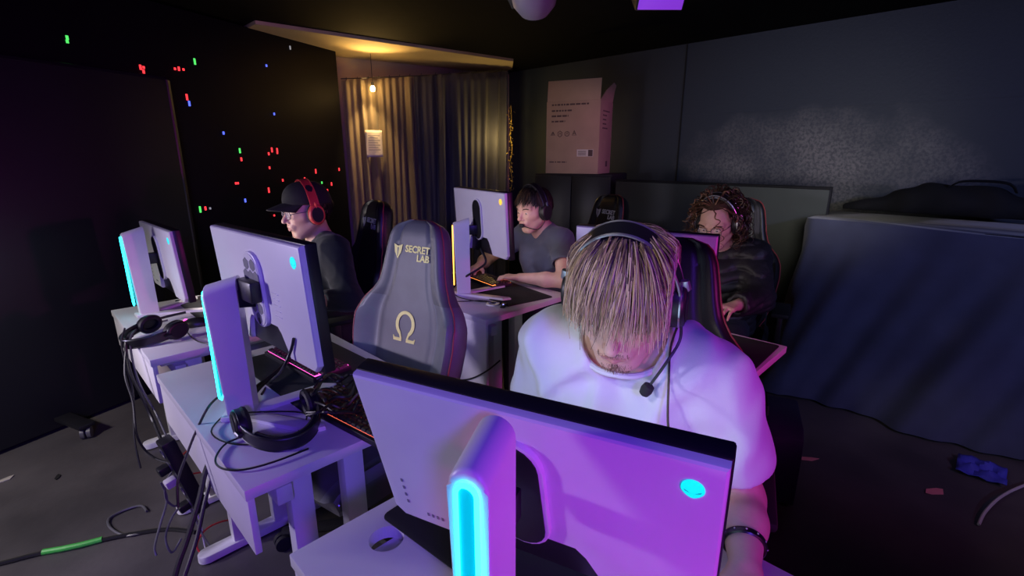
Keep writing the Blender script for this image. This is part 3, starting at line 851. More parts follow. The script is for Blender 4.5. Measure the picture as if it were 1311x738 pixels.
# ------------------------------------------------------------------ cardboard box on a black cabinet
fx = Vector((math.cos(R(-73)), math.sin(R(-73)), 0)); fn_ = Vector((-fx.y, fx.x, 0)); ang = math.atan2(fx.y, fx.x)
CBN = thing('storage_cabinet', 'tall black cabinet carrying the open cardboard box', 'cabinet', (3.90, 2.90, 0), ang)
bm = bmesh.new(); box(bm, (0, 0, 0.665), (0.74, 0.50, 1.28), 0.006); obj('body', bm, M['matte'], CBN)
for s in (-1, 1):
    bm = bmesh.new(); box(bm, (s * 0.184, -0.258, 0.665), (0.360, 0.018, 1.24), 0.003); d1 = obj('door', bm, M['black'], CBN)
    bm = bmesh.new(); tube(bm, [(s * 0.03, -0.266, 0.60), (s * 0.03, -0.29, 0.62), (s * 0.03, -0.29, 0.76), (s * 0.03, -0.266, 0.78)], 0.005, 6); obj('handle', bm, M['dark_metal'], d1)
for sx in (-1, 1):
    for sy in (-1, 1):
        bm = bmesh.new(); box(bm, (sx * .32, sy * .2, 0.0135), (0.05, 0.05, 0.027), 0.003); obj('foot', bm, M['black'], CBN)
BX = thing('cardboard_box', 'open upright cardboard box with printed text on the black cabinet', 'box', (3.82, 2.885, 1.307), ang)
bw, bd, bh, th_ = 0.50, 0.36, 0.62, 0.006
def cbox(c, s, name, m=M['card'], mx=None, par=BX):
    bm = bmesh.new(); box(bm, c, s, 0.0015, mx); return obj(name, bm, m, par)
cbox((0, -bd / 2 + th_ / 2, bh / 2), (bw, th_, bh), 'front_panel')
cbox((0, bd / 2 - th_ / 2, bh / 2), (bw, th_, bh), 'back_panel')
cbox((-bw / 2 + th_ / 2, 0, bh / 2), (th_, bd - 2 * th_, bh), 'side_panel')
cbox((bw / 2 - th_ / 2, 0, bh / 2), (th_, bd - 2 * th_, bh), 'side_panel')
cbox((0, 0, th_ / 2), (bw - 2 * th_, bd - 2 * th_, th_), 'bottom_panel')
cbox((0, 0, 0.088), (bw - 0.008, th_, 0.175), 'flap', M['card'], xf((0, -bd / 2 + th_ / 2, bh), (R(-6), 0, 0)))
bm = bmesh.new(); prism(bm, [(-bd / 2 + .01, 0), (bd / 2 - .01, 0), (bd / 2 - .03, .10), (bd / 2 - .02, .15), (bd / 2 - .10, .165), (-bd / 2 + .10, .085)], -0.003, 0.003, xf((bw / 2 - th_ / 2, 0, bh), (0, R(12), 0)) @ YZ); obj('flap', bm, M['card'], BX)
bm = bmesh.new(); prism(bm, [(-bd / 2 + .01, 0), (bd / 2 - .01, 0), (bd / 2 - .02, .14), (-bd / 2 + .03, .14)], -0.003, 0.003, xf((-bw / 2 + th_ / 2, 0, bh), (0, R(78), 0)) @ YZ); obj('flap', bm, M['card'], BX)
r4 = random.Random(4)
FB = xf((0, -bd / 2, 0)) @ XZ
def ink(x0, z0, w, h, name='print_line', m=M['ink'], h1=0.0008, mx=FB):
    bm = bmesh.new(); prism(bm, [(x0, z0), (x0 + w, z0), (x0 + w, z0 + h), (x0, z0 + h)], 0, h1, mx); obj(name, bm, m, BX)
def words(x0, z0, w, h, mx=FB):
    x = x0
    while x < x0 + w:
        l = r4.uniform(0.012, 0.05)
        ink(x, z0, min(l, x0 + w - x), h, 'print_word', M['ink'], 0.0008, mx); x += l + 0.008
words(-0.20, 0.585, 0.35, 0.014)
words(-0.20, 0.535, 0.19, 0.014); words(-0.20, 0.490, 0.16, 0.015); words(-0.20, 0.445, 0.13, 0.014)
words(-0.215, 0.095, 0.17, 0.011)
for k in range(4):                                     # outlined handling symbols
    cx = -0.185 + 0.068 * k; cz = 0.345
    pts = [(cx + 0.022 * math.cos(a), -bd / 2 - 0.0006, cz + (0.026 if k % 2 else 0.020) * math.sin(a)) for a in [2 * PI * q / (3 + 3 * (k % 3)) + PI / 2 for q in range(4 + 3 * (k % 3))]]
    bm = bmesh.new(); tube(bm, pts, 0.0030, 4, False); tube(bm, [(cx - .008, -bd / 2 - .0006, cz - .006), (cx, -bd / 2 - .0006, cz + .010), (cx + .010, -bd / 2 - .0006, cz - .004)], 0.0028, 4); obj('symbol_print', bm, M['ink'], BX)
ink(0.05, 0.150, 0.15, 0.060, 'shipping_label', M['label'], 0.0010)
for k in range(3): ink(0.06, 0.162 + 0.014 * k, 0.075, 0.006, 'print_line', M['ink'], 0.0014)
ink(0.155, 0.152, 0.042, 0.055, 'print_block', M['ink'], 0.0013)
SB = xf((bw / 2, 0, 0)) @ basis((0, 1, 0), (0, 0, 1), (1, 0, 0))
for k, w in enumerate((0.19, 0.11, 0.10, 0.10, 0.15)): words(-0.10, 0.53 - 0.036 * k, w, 0.012, SB)
ink(0.03, 0.06, 0.055, 0.05, 'print_block', M['ink'], 0.0008, SB)

# ------------------------------------------------------------------ grey board behind the far players
BD = thing('partition_board', 'low grey green partition board behind the curly haired person', 'partition', (3.74, 1.60, 0))
bm = bmesh.new(); box(bm, (0, 0, 0.655), (0.035, 1.60, 1.19), 0.004); obj('panel', bm, M['board'], BD)
bm = bmesh.new(); tube(bm, [(0, -.80, 0.02), (0, -.80, 1.255), (0, .80, 1.255), (0, .80, 0.02)], 0.018, 8); obj('panel_frame', bm, M['matte'], BD)
for y in (-.6, .6):
    bm = bmesh.new(); box(bm, (0, y, 0.018), (0.42, 0.05, 0.034), 0.005); obj('foot_bar', bm, M['black'], BD)

# ------------------------------------------------------------------ navy cloth draped over a tall case
DR = thing('draped_case', 'tall flight case wholly covered by a navy cloth, at the right wall', 'covered case', (3.72, -0.42, 0))
bm = bmesh.new(); box(bm, (0.02, 0, 0.55), (0.66, 2.40, 1.06), 0.01); obj('case', bm, M['matte'], DR)
def perim():
    x0, x1, y0, y1, r = -0.345, 0.36, -1.25, 1.25, 0.05
    P = []
    for k in range(12): P.append((x1 - (x1 - x0 - r) * k / 12, y1, 0, 1))
    for k in range(8):
        a = PI / 2 + PI / 2 * k / 7; P.append((x0 + r + r * math.cos(a), y1 - r + r * math.sin(a), math.cos(a), math.sin(a)))
    for k in range(1, 111): P.append((x0, y1 - r - (y1 - y0 - 2 * r) * k / 111, -1, 0))
    for k in range(8):
        a = PI + PI / 2 * k / 7; P.append((x0 + r + r * math.cos(a), y0 + r + r * math.sin(a), math.cos(a), math.sin(a)))
    for k in range(1, 12): P.append((x0 + r + (x1 - x0 - r) * k / 12, y0, 0, -1))
    return P
PP = perim(); NZ = 36; bm = bmesh.new(); rows = []
for j in range(NZ + 1):
    v = j / NZ; row = []
    for i, (x, y, nx, ny) in enumerate(PP):
        s = i * 0.0225
        diag = s * 9.5 + 3.2 * v + 1.2 * math.sin(1.1 + s * 1.9)
        amp = 0.070 * min(1, v * 1.25) ** 0.7
        f = amp * (0.55 * math.sin(diag) + 0.30 * math.sin(2.3 * diag + 1.0 + v) + 0.15 * math.sin(4.9 * diag))
        fl = 0.10 * v ** 1.3 + 0.10 * max(0, v - 0.8) * (1 + math.sin(s * 2.2))
        z = 1.098 - 1.085 * v + 0.012 * (1 - v) * math.sin(s * 3.1) - (0.01 if j == 0 else 0)
        d = f + fl + 0.012 * min(1, j / 2)
        row.append(bm.verts.new((x + nx * d, y + ny * d, max(z, 0.012))))
    rows.append(row)
for j in range(NZ):
    for i in range(len(PP) - 1): bm.faces.new((rows[j][i], rows[j][i + 1], rows[j + 1][i + 1], rows[j + 1][i]))
cx = sum(p[0] for p in PP) / len(PP)
bm.faces.new(rows[0])
o = obj('drape_cloth', bm, M['cloth'], DR, angle=70)

# dark band stand-in: added bag behind the top edge of the drape
DB = thing('dark_hump', 'black added soft bag lying on the draped case against the right wall', 'hump', (4.00, 0.10, 1.112), R(90))
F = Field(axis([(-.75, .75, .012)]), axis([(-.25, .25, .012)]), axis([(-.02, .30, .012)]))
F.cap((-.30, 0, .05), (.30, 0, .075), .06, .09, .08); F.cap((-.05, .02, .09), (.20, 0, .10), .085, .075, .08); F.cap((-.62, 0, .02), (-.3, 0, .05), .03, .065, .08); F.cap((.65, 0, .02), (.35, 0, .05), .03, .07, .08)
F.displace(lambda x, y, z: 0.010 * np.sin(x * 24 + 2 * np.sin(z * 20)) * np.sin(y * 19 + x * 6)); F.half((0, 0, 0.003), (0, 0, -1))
sdf_obj('hump_body', F, [mat('black_hump_cloth', (0.003, 0.003, 0.004), 0.9, vary=0.2)], DB)
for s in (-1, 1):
    bm = bmesh.new(); tube(bm, smooth_path([(-.15, s * .06, .15), (-.10, s * .085, .20), (.08, s * .085, .205), (.14, s * .06, .17)], 6), 0.010, 6, True, 0.4); obj('hump_strap', bm, M['black'], DB)

# dark rounded case on the floor under the right-hand desk corner
SC = thing('equipment_case', 'dark rounded equipment case on the floor below the right desk corner', 'case', (2.27, 0.60, 0), R(20))
bm = bmesh.new(); prism(bm, [(-.20, 0), (.20, 0), (.20, .24), (.185, .30), (.14, .335), (-.14, .335), (-.185, .30), (-.20, .24)], -0.14, 0.14, xf((0, 0, 0.012)) @ XZ, 0.01); obj('shell', bm, mat('dark_indigo_plastic', (0.03, 0.025, 0.07), 0.5, vary=0.15), SC)
bm = bmesh.new(); tube(bm, [(-.07, 0, .345), (-.06, 0, .378), (.06, 0, .378), (.07, 0, .345)], 0.009, 8); obj('handle', bm, M['black'], SC)
for sx in (-1, 1):
    bm = bmesh.new(); box(bm, (sx * .17, 0, 0.006), (0.03, 0.2, 0.012), 0.003); obj('foot', bm, M['matte'], SC)

# ------------------------------------------------------------------ stage lamps under the ceiling
SL = thing('moving_head_lamp', 'round grey moving head stage lamp under the ceiling', 'stage lamp', (1.655, 1.50, 2.400))
bm = bmesh.new(); box(bm, (0, 0, -0.045), (0.22, 0.16, 0.088), 0.012); obj('base', bm, M['black'], SL)
for s in (-1, 1):
    bm = bmesh.new(); prism(bm, [(-.03, -.085), (.03, -.085), (.035, -.30), (0, -.34), (-.035, -.30)], s * 0.112 - 0.012, s * 0.112 + 0.012, XZ, 0.003); obj('yoke_arm', bm, M['black'], SL)
bm = bmesh.new(); lathe(bm, [(0.02, -0.10), (0.06, -0.088), (0.088, -0.05), (0.097, 0.0), (0.090, 0.05), (0.075, 0.085), (0.055, 0.10)], 28, xf((0, 0, -0.295), (R(25), R(-35), 0))); hd_ = obj('lamp_head', bm, mat('grey_lamp_plastic', (0.30, 0.30, 0.33), 0.35, vary=0.06), SL)
bm = bmesh.new(); lathe(bm, [(0.052, 0.098), (0.052, 0.108), (0.042, 0.110), (0.02, 0.104)], 24, xf((0, 0, -0.295), (R(25), R(-35), 0))); obj('lens', bm, M['black'], hd_)
PC = thing('par_can', 'small black stage lamp with a violet front at the top edge', 'stage lamp', (2.03, 1.15, 2.400), R(225))
bm = bmesh.new(); box(bm, (0, 0, -0.10), (0.05, 0.20, 0.20), 0.004); obj('bracket', bm, M['black'], PC)
bm = bmesh.new(); box(bm, (0, 0, 0), (0.14, 0.20, 0.16), 0.01, xf((0.0, 0, -0.262), (0, R(38), 0))); pb = obj('body', bm, M['black'], PC)
bm = bmesh.new(); box(bm, (0.073, 0, 0), (0.006, 0.18, 0.14), 0.002, xf((0.0, 0, -0.262), (0, R(38), 0))); obj('front_lens', bm, M['violet'], pb)
bm = bmesh.new(); tube(bm, smooth_path([(2.02, 1.21, 2.31), (1.95, 1.24, 2.20), (1.85, 1.36, 2.20), (1.72, 1.46, 2.33)], 6), 0.006, 6)
tag(obj('lamp_cable', bm, M['rubber_grey']), 'grey cable slung between the two stage lamps', 'cable')

# ------------------------------------------------------------------ keyboards, mice, mats
KROWS = [[1] * 13 + [1.0] * 3, [1] * 13 + [2, 1, 1], [1.5] + [1] * 12 + [1.5, 1, 1], [1.75] + [1] * 11 + [2.25, 1, 1], [2.25] + [1] * 10 + [1.75, 1, 1, 1], [1.25, 1.25, 1.25, 6, 1.25, 1.25, 1.25, 1, 1, 1]]
def make_keyboard(label, loc, yaw, glow):
    """x along depth (towards the player), y along width"""
    t = thing('gaming_keyboard', label, 'keyboard', loc, R(yaw), 'keyboards')
    bm = bmesh.new(); prism(bm, [(-.07, -.18), (.07, -.18), (.07, .18), (-.07, .18)], 0.0, 0.016, None, 0.003); obj('case', bm, M['black'], t)
    bm = bmesh.new(); box(bm, (0.003, 0, 0.0168), (0.125, 0.345, 0.0016)); obj('glow_plate', bm, glow, t)
    bm = bmesh.new(); box(bm, (0.0705, 0, 0.009), (0.003, 0.352, 0.005), 0.001); obj('glow_strip', bm, glow, t)
    cache = {}
    U = 0.0212
    for ri, row in enumerate(KROWS):
        y = 0.171
        for w in row:
            if w not in cache:
                bm = bmesh.new()
                a, b = w * U / 2 - 0.0014, w * U / 2 - 0.0036
                q0 = [bm.verts.new((sx * 0.0087, sy * a, 0.0)) for sx, sy in ((-1, -1), (1, -1), (1, 1), (-1, 1))]
                q1 = [bm.verts.new((sx * 0.0066, sy * b, 0.0085)) for sx, sy in ((-1, -1), (1, -1), (1, 1), (-1, 1))]
                bm.faces.new(q0[::-1]); bm.faces.new(q1)
                for k in range(4): bm.faces.new((q0[k], q0[(k + 1) % 4], q1[(k + 1) % 4], q1[k]))
                o = obj('keycap', bm, M['black'], t, False); cache[w] = o
            else:
                o = cache[w].copy(); COL.objects.link(o); o.parent = t
            o.location = (-0.051 + 0.0205 * ri, y - w * U / 2, 0.0178)
            y -= w * U
            if y < -0.172: break
    return t
def make_mouse(label, loc, yaw, glow=None):
    t = thing('computer_mouse', label, 'mouse', loc, R(yaw), 'computer mice')
    F = Field(axis([(-.075, .075, .0022)]), axis([(-.045, .045, .0022)]), axis([(-.012, .05, .0022)]))
    F.ell((0, 0, 0.004), (0.062, 0.033, 0.034), 0.001); F.half((0, 0, 0.0), (0, 0, -1))
    F.cap((-.062, 0, .037), (-.02, 0, .037), .0012, .0012, .001, 's')
    sdf_obj('shell', F, [M['black']], t)
    bm = bmesh.new(); lathe(bm, [(0.004, -0.004), (0.011, -0.003), (0.011, 0.003), (0.004, 0.004)], 16, xf((-0.036, 0, 0.0255), (PI / 2, 0, 0))); obj('scroll_wheel', bm, glow or M['rubber_grey'], t)
    return t
def make_mat(label, loc, yaw, w, d):
    bm = bmesh.new()
    o = [(sx * (d / 2 - .015) + .015 * math.cos(a), sy * (w / 2 - .015) + .015 * math.sin(a)) for sx, sy, a0 in ((1, 1, 0), (-1, 1, 90), (-1, -1, 180), (1, -1, 270)) for a in [R(a0 + 15 * k) for k in range(7)]]
    prism(bm, o, 0, 0.003, None, 0.001)
    return tag(obj('mouse_mat', bm, M['mat_pad'], None, loc=loc, rot=(0, 0, R(yaw))), label, 'mouse mat', 'mouse mats')
make_mat('black mouse mat under the foreground monitor', (0.655, 0.545, ZD), 5, 0.56, 0.40)
make_mat('black mouse mat on the desk of the unused headset', (0.665, 1.60, ZD), 2, 0.60, 0.34)
make_mat('black mouse mat under the pink lit keyboard, farthest left', (0.70, 2.66, ZD), 0, 0.66, 0.34)
make_mat('black mouse mat below the typing hands at the orange keyboard', (1.885, 2.03, ZD), -10, 0.78, 0.30)
make_mat('black mouse mat at the right corner desk by the navy drape', (1.88, 0.79, ZD), 2, 0.54, 0.33)
make_keyboard('black keyboard with red glowing keys beside the unused headset', (0.60, 1.225, ZD + 0.003), 8, M['key_red'])
make_keyboard('orange glowing keyboard under the typing hands on the middle desk', (1.940, 2.13, ZD + 0.004), -10, M['key_orange'])
make_keyboard('pink glowing keyboard farthest left behind the tall monitors', (0.71, 2.52, ZD + 0.004), -20, M['key_pink'])
make_keyboard('pink glowing keyboard hidden behind the raised white monitor', (0.665, 1.70, ZD + 0.004), 4, M['key_pink'])
make_keyboard('black keyboard behind the foreground monitor before the blond person', (0.66, 0.53, ZD + 0.004), 18, M['key_red'])
make_mouse('black mouse beside the red keyboard at the edge of the foreground monitor', (0.70, 1.165, ZD), 10)
make_mouse('black mouse on the desk farthest left', (0.50, 2.46, ZD), -20, M['key_pink'])
make_mouse('black mouse under the right hand desk corner monitor', (1.90, 0.70, ZD + 0.004), 10)
bm = bmesh.new(); box(bm, (0, 0, 0.008), (0.05, 0.025, 0.016), 0.004)
t = thing('usb_hub', 'small black hub with a blue indicator by the white cable ring', 'hub', (1.655, 1.685, ZD), R(30))
obj('case', bm, M['black'], t); bm = bmesh.new(); lathe(bm, [(0.002, 0), (0.0035, 0.001), (0.002, 0.003)], 10, xf((-0.015, -0.004, 0.0155))); obj('indicator', bm, M['blue_dot'], t)

# ------------------------------------------------------------------ people
from mathutils import noise
def nrm(v):
    v = np.array(v, float); return v / np.linalg.norm(v)

def head_sdf(F, H, jaw=1.0, nose=1.0, ears=True):
    """H maps head space (x forward, y left, z up, metres) to the body's space"""
    B = np.array([[H[i][j] for j in range(3)] for i in range(3)]); sc = np.linalg.norm(B[:, 0]); Bn = B / sc
    P = lambda x, y, z: tuple(H @ Vector((x, y, z)))
    E = lambda c, r, k=0.02, op='u': F.ell(P(*c), [q * sc for q in r], k, op, Bn)
    C = lambda a, b, ra, rb, k=0.012, op='u': F.cap(P(*a), P(*b), ra * sc, rb * sc, k, op)
    E((-0.012, 0, 0.032), (0.095, 0.074, 0.088), 0.01)
    E((0.030, 0, 0.010), (0.062, 0.064, 0.075), 0.02)
    E((0.034, 0, -0.045), (0.056, 0.050, 0.066), 0.03)
    for s in (-1, 1):
        C((-0.002, s * 0.056, -0.045), (0.056, s * 0.022 * jaw, -0.096), 0.018, 0.016, 0.03)
        C((0.040, s * 0.050, -0.014), (0.066, s * 0.034, -0.020), 0.021, 0.018, 0.022)
    C((0.064, -0.010, -0.100), (0.064, 0.010, -0.100), 0.017, 0.017, 0.022)
    for s in (-1, 1):
        C((0.070, s * 0.052, 0.024), (0.087, s * 0.014, 0.021), 0.008, 0.009, 0.016)
        F.ell(P(0.101, s * 0.031, 0.002), [0.016 * sc, 0.020 * sc, 0.013 * sc], 0.014, 's', Bn)
        E((0.0725, s * 0.031, 0.002), (0.0135, 0.0145, 0.0125), 0.005)
        E((0.0880, s * 0.0315, 0.0005), (0.0080, 0.0115, 0.0042), 0.002, 's')
    C((0.086, 0, 0.012), (0.108 * (0.9 + 0.1 * nose), 0, -0.024), 0.0075, 0.0105, 0.012)
    E((0.109 * (0.9 + 0.1 * nose), 0, -0.029), (0.0105, 0.0115, 0.0095), 0.008)
    for s in (-1, 1):
        E((0.095, s * 0.0125, -0.033), (0.0095, 0.0075, 0.0075), 0.006)
        E((0.099, s * 0.006, -0.0405), (0.004, 0.003, 0.004), 0.003, 's')
    C((0.083, -0.016, -0.058), (0.083, 0.016, -0.058), 0.013, 0.013, 0.02)
    for s in (-1, 1):
        C((0.0945, s * 0.003, -0.0555), (0.084, s * 0.0215, -0.0605), 0.0058, 0.0035, 0.006)
        C((0.0925, 0, -0.0685), (0.083, s * 0.019, -0.0640), 0.0065, 0.0035, 0.006)
    C((0.1005, 0, -0.0620), (0.090, 0.021, -0.0632), 0.0016, 0.0012, 0.003, 's')
    C((0.1005, 0, -0.0620), (0.090, -0.021, -0.0632), 0.0016, 0.0012, 0.003, 's')
    if ears:
        for s in (-1, 1):
            F.ell(P(-0.010, s * 0.076, -0.004), [0.018 * sc, 0.009 * sc, 0.030 * sc], 0.008, 'u', Bn)
            F.ell(P(-0.006, s * 0.086, 0.000), [0.009 * sc, 0.006 * sc, 0.017 * sc], 0.005, 's', Bn)

def hand_sdf(F, wrist, dirv, back, thumb, curl=(0.25, 0.35, 0.25), sc=1.0, spread=0.10):
    """palm, four fingers and a thumb; back = normal of the back of the hand; thumb = side the thumb is on"""
    d = nrm(dirv); n = nrm(np.array(back) - d * np.dot(back, d)); a = np.cross(n, d)
    if np.dot(a, thumb) < 0: a = -a
    w = np.array(wrist, float)
    kn = []
    LEN = [(.042, .026, .021), (.047, .030, .022), (.043, .028, .021), (.033, .021, .019)]
    RAD = [.0088, .0090, .0086, .0076]
    for i in range(4):
        off = (0.030 - 0.0195 * i); fw = (.088, .092, .087, .078)[i]
        k = w + d * fw * sc + a * off * sc + n * (0.004 - 0.003 * abs(i - 1)) * sc
        F.cap(w + d * 0.008 * sc + a * off * 0.45 * sc, k, 0.0150 * sc, 0.0115 * sc, 0.010)
        kn.append(k)
    F.cap(kn[0], kn[3], 0.0105 * sc, 0.0095 * sc, 0.008)
    for i in range(4):
        p = kn[i]; ang = 0.0
        sa = (1.5 - i) * spread
        for j in range(3):
            ang += curl[j] * (1 + 0.12 * ((i * 7) % 3 - 1))
            dd = d * math.cos(ang) - n * math.sin(ang); dd = dd * math.cos(sa) + a * math.sin(sa)
            q = p + dd * LEN[i][j] * sc
            F.cap(p, q, RAD[i] * sc * (1 - .08 * j), RAD[i] * sc * (0.93 - .09 * j), 0.004)
            p = q
    b = w + d * 0.022 * sc + a * 0.020 * sc - n * 0.004 * sc
    t1 = b + (d * 0.62 + a * 0.72 - n * 0.25) * 0.044 * sc
    t2 = t1 + (d * 0.86 + a * 0.42 - n * 0.25) * 0.032 * sc
    t3 = t2 + (d * 0.96 + a * 0.10 - n * 0.28) * 0.027 * sc
    F.cap(b, t1, 0.0150 * sc, 0.0115 * sc, 0.012); F.cap(t1, t2, 0.0105 * sc, 0.0095 * sc, 0.004); F.cap(t2, t3, 0.0095 * sc, 0.0075 * sc, 0.004)

def torso_sdf(F, J, g, k=0.05):
    """trunk from pelvis to shoulder line, g = how much thicker than the body"""
    pe, ch, nb = [np.array(J[q], float) for q in ('pelvis', 'chest', 'neck')]
    sl, sr = np.array(J['shL'], float), np.array(J['shR'], float)
    lat = nrm(sl - sr)
    for s in (-1, 1):
        F.cap(pe + lat * 0.075 * s + np.array((0, 0, -.01)), pe + lat * 0.07 * s + (ch - pe) * .35, 0.102 + g, 0.092 + g, k)
        F.cap(pe + lat * 0.065 * s + (ch - pe) * .3, ch + lat * 0.075 * s, 0.092 + g, 0.098 + g, k)
        sh = sl if s > 0 else sr
        F.cap(ch + lat * 0.075 * s, (sh * .62 + nb * .38) - np.array((0, 0, .045)), 0.095 + g, 0.058 + g * .9, k)
        F.cap(nb - np.array((0, 0, .012)), sh, 0.050 + g * .6, 0.053 + g * .8, k)
    F.cap(pe, ch, 0.10 + g, 0.105 + g, k)

def legs(F, J, g=0.0, foot=True):
    for s in ('L', 'R'):
        h, kn, an = J['hip' + s], J['kn' + s], J['an' + s]
        F.cap(h, kn, 0.082 + g, 0.060 + g, 0.04); F.cap(kn, an, 0.056 + g, 0.038 + g * 1.6, 0.03)
        if foot: F.cap(an, (an[0] + .13, an[1], .035), 0.034, 0.028, 0.02)

def noise_fold(fr, am, seed):
    r = np.random.RandomState(seed); T = []
    for i in range(5):
        d = r.normal(size=3); d /= np.linalg.norm(d); T.append((d * fr * r.uniform(.6, 1.5), r.uniform(0, 6.28), r.normal(size=3) * fr * .35, r.uniform(0, 6.28)))
    def fn(x, y, z):
        o = 0
        for d, p, e, q in T:
            w = np.sin(x * d[0] + y * d[1] + z * d[2] + p + 1.6 * np.sin(x * e[0] + y * e[1] + z * e[2] + q))
            o = o + (1 - np.abs(w)) ** 2
        return am * (o / 5 - 0.33) * -1
    return fn

def hair_mesh(name, H, parent, mats, count, seed, region, length, rad, curl=0.0, crown=(-0.35, 0.0, 0.94), messy=0.25, lift=0.008, grav=0.55, base=True, basecut=None, flat=0.55, k=9, scalp=1.0, cut=None, curl_pow=0.0, ymax=9.0, rooty=0.0):
    """locks that leave the scalp, run away from the crown and then fall"""
    rg = random.Random(seed); bm = bmesh.new()
    c = Vector((-0.012, 0, 0.032)); r = Vector((0.097, 0.076, 0.090)) * scalp
    Hi = H.to_3x3(); dn = (Hi.inverted() @ Vector((0, 0, -1))).normalized()
    cr = Vector(crown).normalized()
    if base:
        q = bmesh.ops.create_uvsphere(bm, u_segments=40, v_segments=26, radius=1.0)['verts']
        kill = [v for v in q if not basecut(v.co.normalized())]
        bmesh.ops.delete(bm, geom=kill, context='VERTS')
        for v in bm.verts:
            n = v.co.normalized(); s = 1.035 + 0.01 * rg.random()
            v.co = c + Vector((n.x * r.x, n.y * r.y, n.z * r.z)) * s
        for f in bm.faces: f.material_index = 0
    done = 0; tries = 0
    while done < count and tries < count * 40:
        tries += 1
        n = Vector((rg.gauss(0, 1), rg.gauss(0, 1), rg.gauss(0, 1))).normalized()
        if not region(n): continue
        done += 1
        p = c + Vector((n.x * r.x, n.y * r.y, n.z * r.z)) * 1.01
        L = length(n) * rg.uniform(0.75, 1.12)
        off = lift * rg.uniform(0.3, 1.6)
        st = L / k
        wob = noise.noise_vector(n * 3.2 + Vector((seed, 0, 0))) * messy * 2.2 + Vector((rg.gauss(0, 1), rg.gauss(0, 1), rg.gauss(0, 1))) * messy * 0.35
        cj = rg.uniform(-.012, .012)
        prev = None; pts = [p.copy()]
        ph = rg.uniform(0, 6.28); cfreq = rg.uniform(0.8, 1.25)
        for j in range(k):
            m = Vector(((p.x - c.x) / r.x ** 2, (p.y - c.y) / r.y ** 2, (p.z - c.z) / r.z ** 2)).normalized()
            away = (m - cr); away = away - m * away.dot(m)
            away = away.normalized() if away.length > 1e-4 else Vector((1, 0, 0))
            g = dn - m * min(0, dn.dot(m)) * -1 if False else dn
            tt = j / k
            d = away * (1 - tt * 0.75) + g * (grav * (0.25 + 1.2 * tt)) + wob
            if prev is not None: d = d * 0.55 + prev * 0.6
            if j == 0: d = d + m * 0.35
            d.normalize(); prev = d
            p = p + d * st
            q = Vector(((p.x - c.x) / r.x, (p.y - c.y) / r.y, (p.z - c.z) / r.z))
            lim = 1.0 + (0.03 + off / 0.085 * min(1, (j + 1) / 3))
            if q.length < lim:
                q = q.normalized() * lim; p = c + Vector((q.x * r.x, q.y * r.y, q.z * r.z))
            if abs(p.y) > ymax: p.y = math.copysign(ymax - rg.random() * 0.004, p.y)
            if cut is not None and j > 1 and cut(p, cj): break
            pts.append(p.copy())
        if curl > 0:
            pts = smooth_path(pts, 5)
            fr = frames_along(pts); N = len(pts); amp = curl * rg.uniform(0.7, 1.3)
            pts = [a + (u * math.cos(ph + i * 0.62 * cfreq) + w * math.sin(ph + i * 0.62 * cfreq)) * amp * min(1, i / (N * .45)) ** (1 + curl_pow) for i, (a, (t, u, w)) in enumerate(zip(pts, fr))]
        else:
            pts = smooth_path(pts, 2)
        N = len(pts); rr = rad * rg.uniform(0.6, 1.25)
        radii = [max(0.0004, rr * (1 - (i / (N - 1)) ** 2.2) * (0.55 + 0.45 * min(1, i / (N * .25)))) for i in range(N)]
        mi = rg.choice(range(len(mats)))
        f0 = len(bm.faces)
        tube(bm, pts, radii, 4, False, flat, mi)
        if rooty and n.z > 0.2:
            bm.faces.ensure_lookup_table(); kk = int(N * rooty * rg.uniform(.4, 1.3))
            for q in range(f0, min(f0 + kk * 4, len(bm.faces))): bm.faces[q].material_index = 1
    bmesh.ops.transform(bm, matrix=H, verts=bm.verts)
    return obj(name, bm, mats, parent, True, 80)

def short_hairs(name, H, parent, m, pts, seed, rad=0.0011, ln=0.010, dirv=(0.3, 0, -1), jit=0.4):
    rg = random.Random(seed); bm = bmesh.new()
    for p in pts:
        d = (Vector(dirv) + Vector((rg.gauss(0, jit), rg.gauss(0, jit), rg.gauss(0, jit * .5)))).normalized()
        q = Vector(p); l = ln * rg.uniform(.6, 1.2)
        tube(bm, [q, q + d * l * .5 + Vector((.001, 0, 0)), q + d * l], [rad, rad * .8, rad * .2], 4)
    bmesh.ops.transform(bm, matrix=H, verts=bm.verts)
    return obj(name, bm, m, parent, True, 80)

def eyes(H, parent, lid=0.45, gaze=(1, 0, -0.25)):
    for s in (-1, 1):
        bm = bmesh.new(); bmesh.ops.create_uvsphere(bm, u_segments=16, v_segments=10, radius=0.0116)
        bmesh.ops.transform(bm, matrix=H @ Matrix.Translation((0.0735, s * 0.031, 0.0015)), verts=bm.verts)
        e = obj('eye', bm, M['eye'], parent, True, 80)
        g = Vector(gaze).normalized(); bm = bmesh.new()
        lathe(bm, [(0.0053, 0.0), (0.0048, 0.0011), (0.0015, 0.0016)], 14, H @ Matrix.Translation(Vector((0.0735, s * 0.031, 0.0015)) + g * 0.0108) @ g.to_track_quat('Z', 'Y').to_matrix().to_4x4())
        obj('iris', bm, M['iris'], e, True, 80)

def brows(H, parent, m, seed):
    for s in (-1, 1):
        pts = []
        for k in range(46):
            u = k / 45
            pts.append((0.0945 - 0.014 * u ** 2, s * (0.013 + 0.036 * u), 0.0205 + 0.006 * math.sin(u * 2.6) + (k % 3 - 1) * 0.0016))
        short_hairs('eyebrow', H, parent, m, pts, seed, 0.0010, 0.009, (0.15, s * 1.0, 0.12), 0.15)

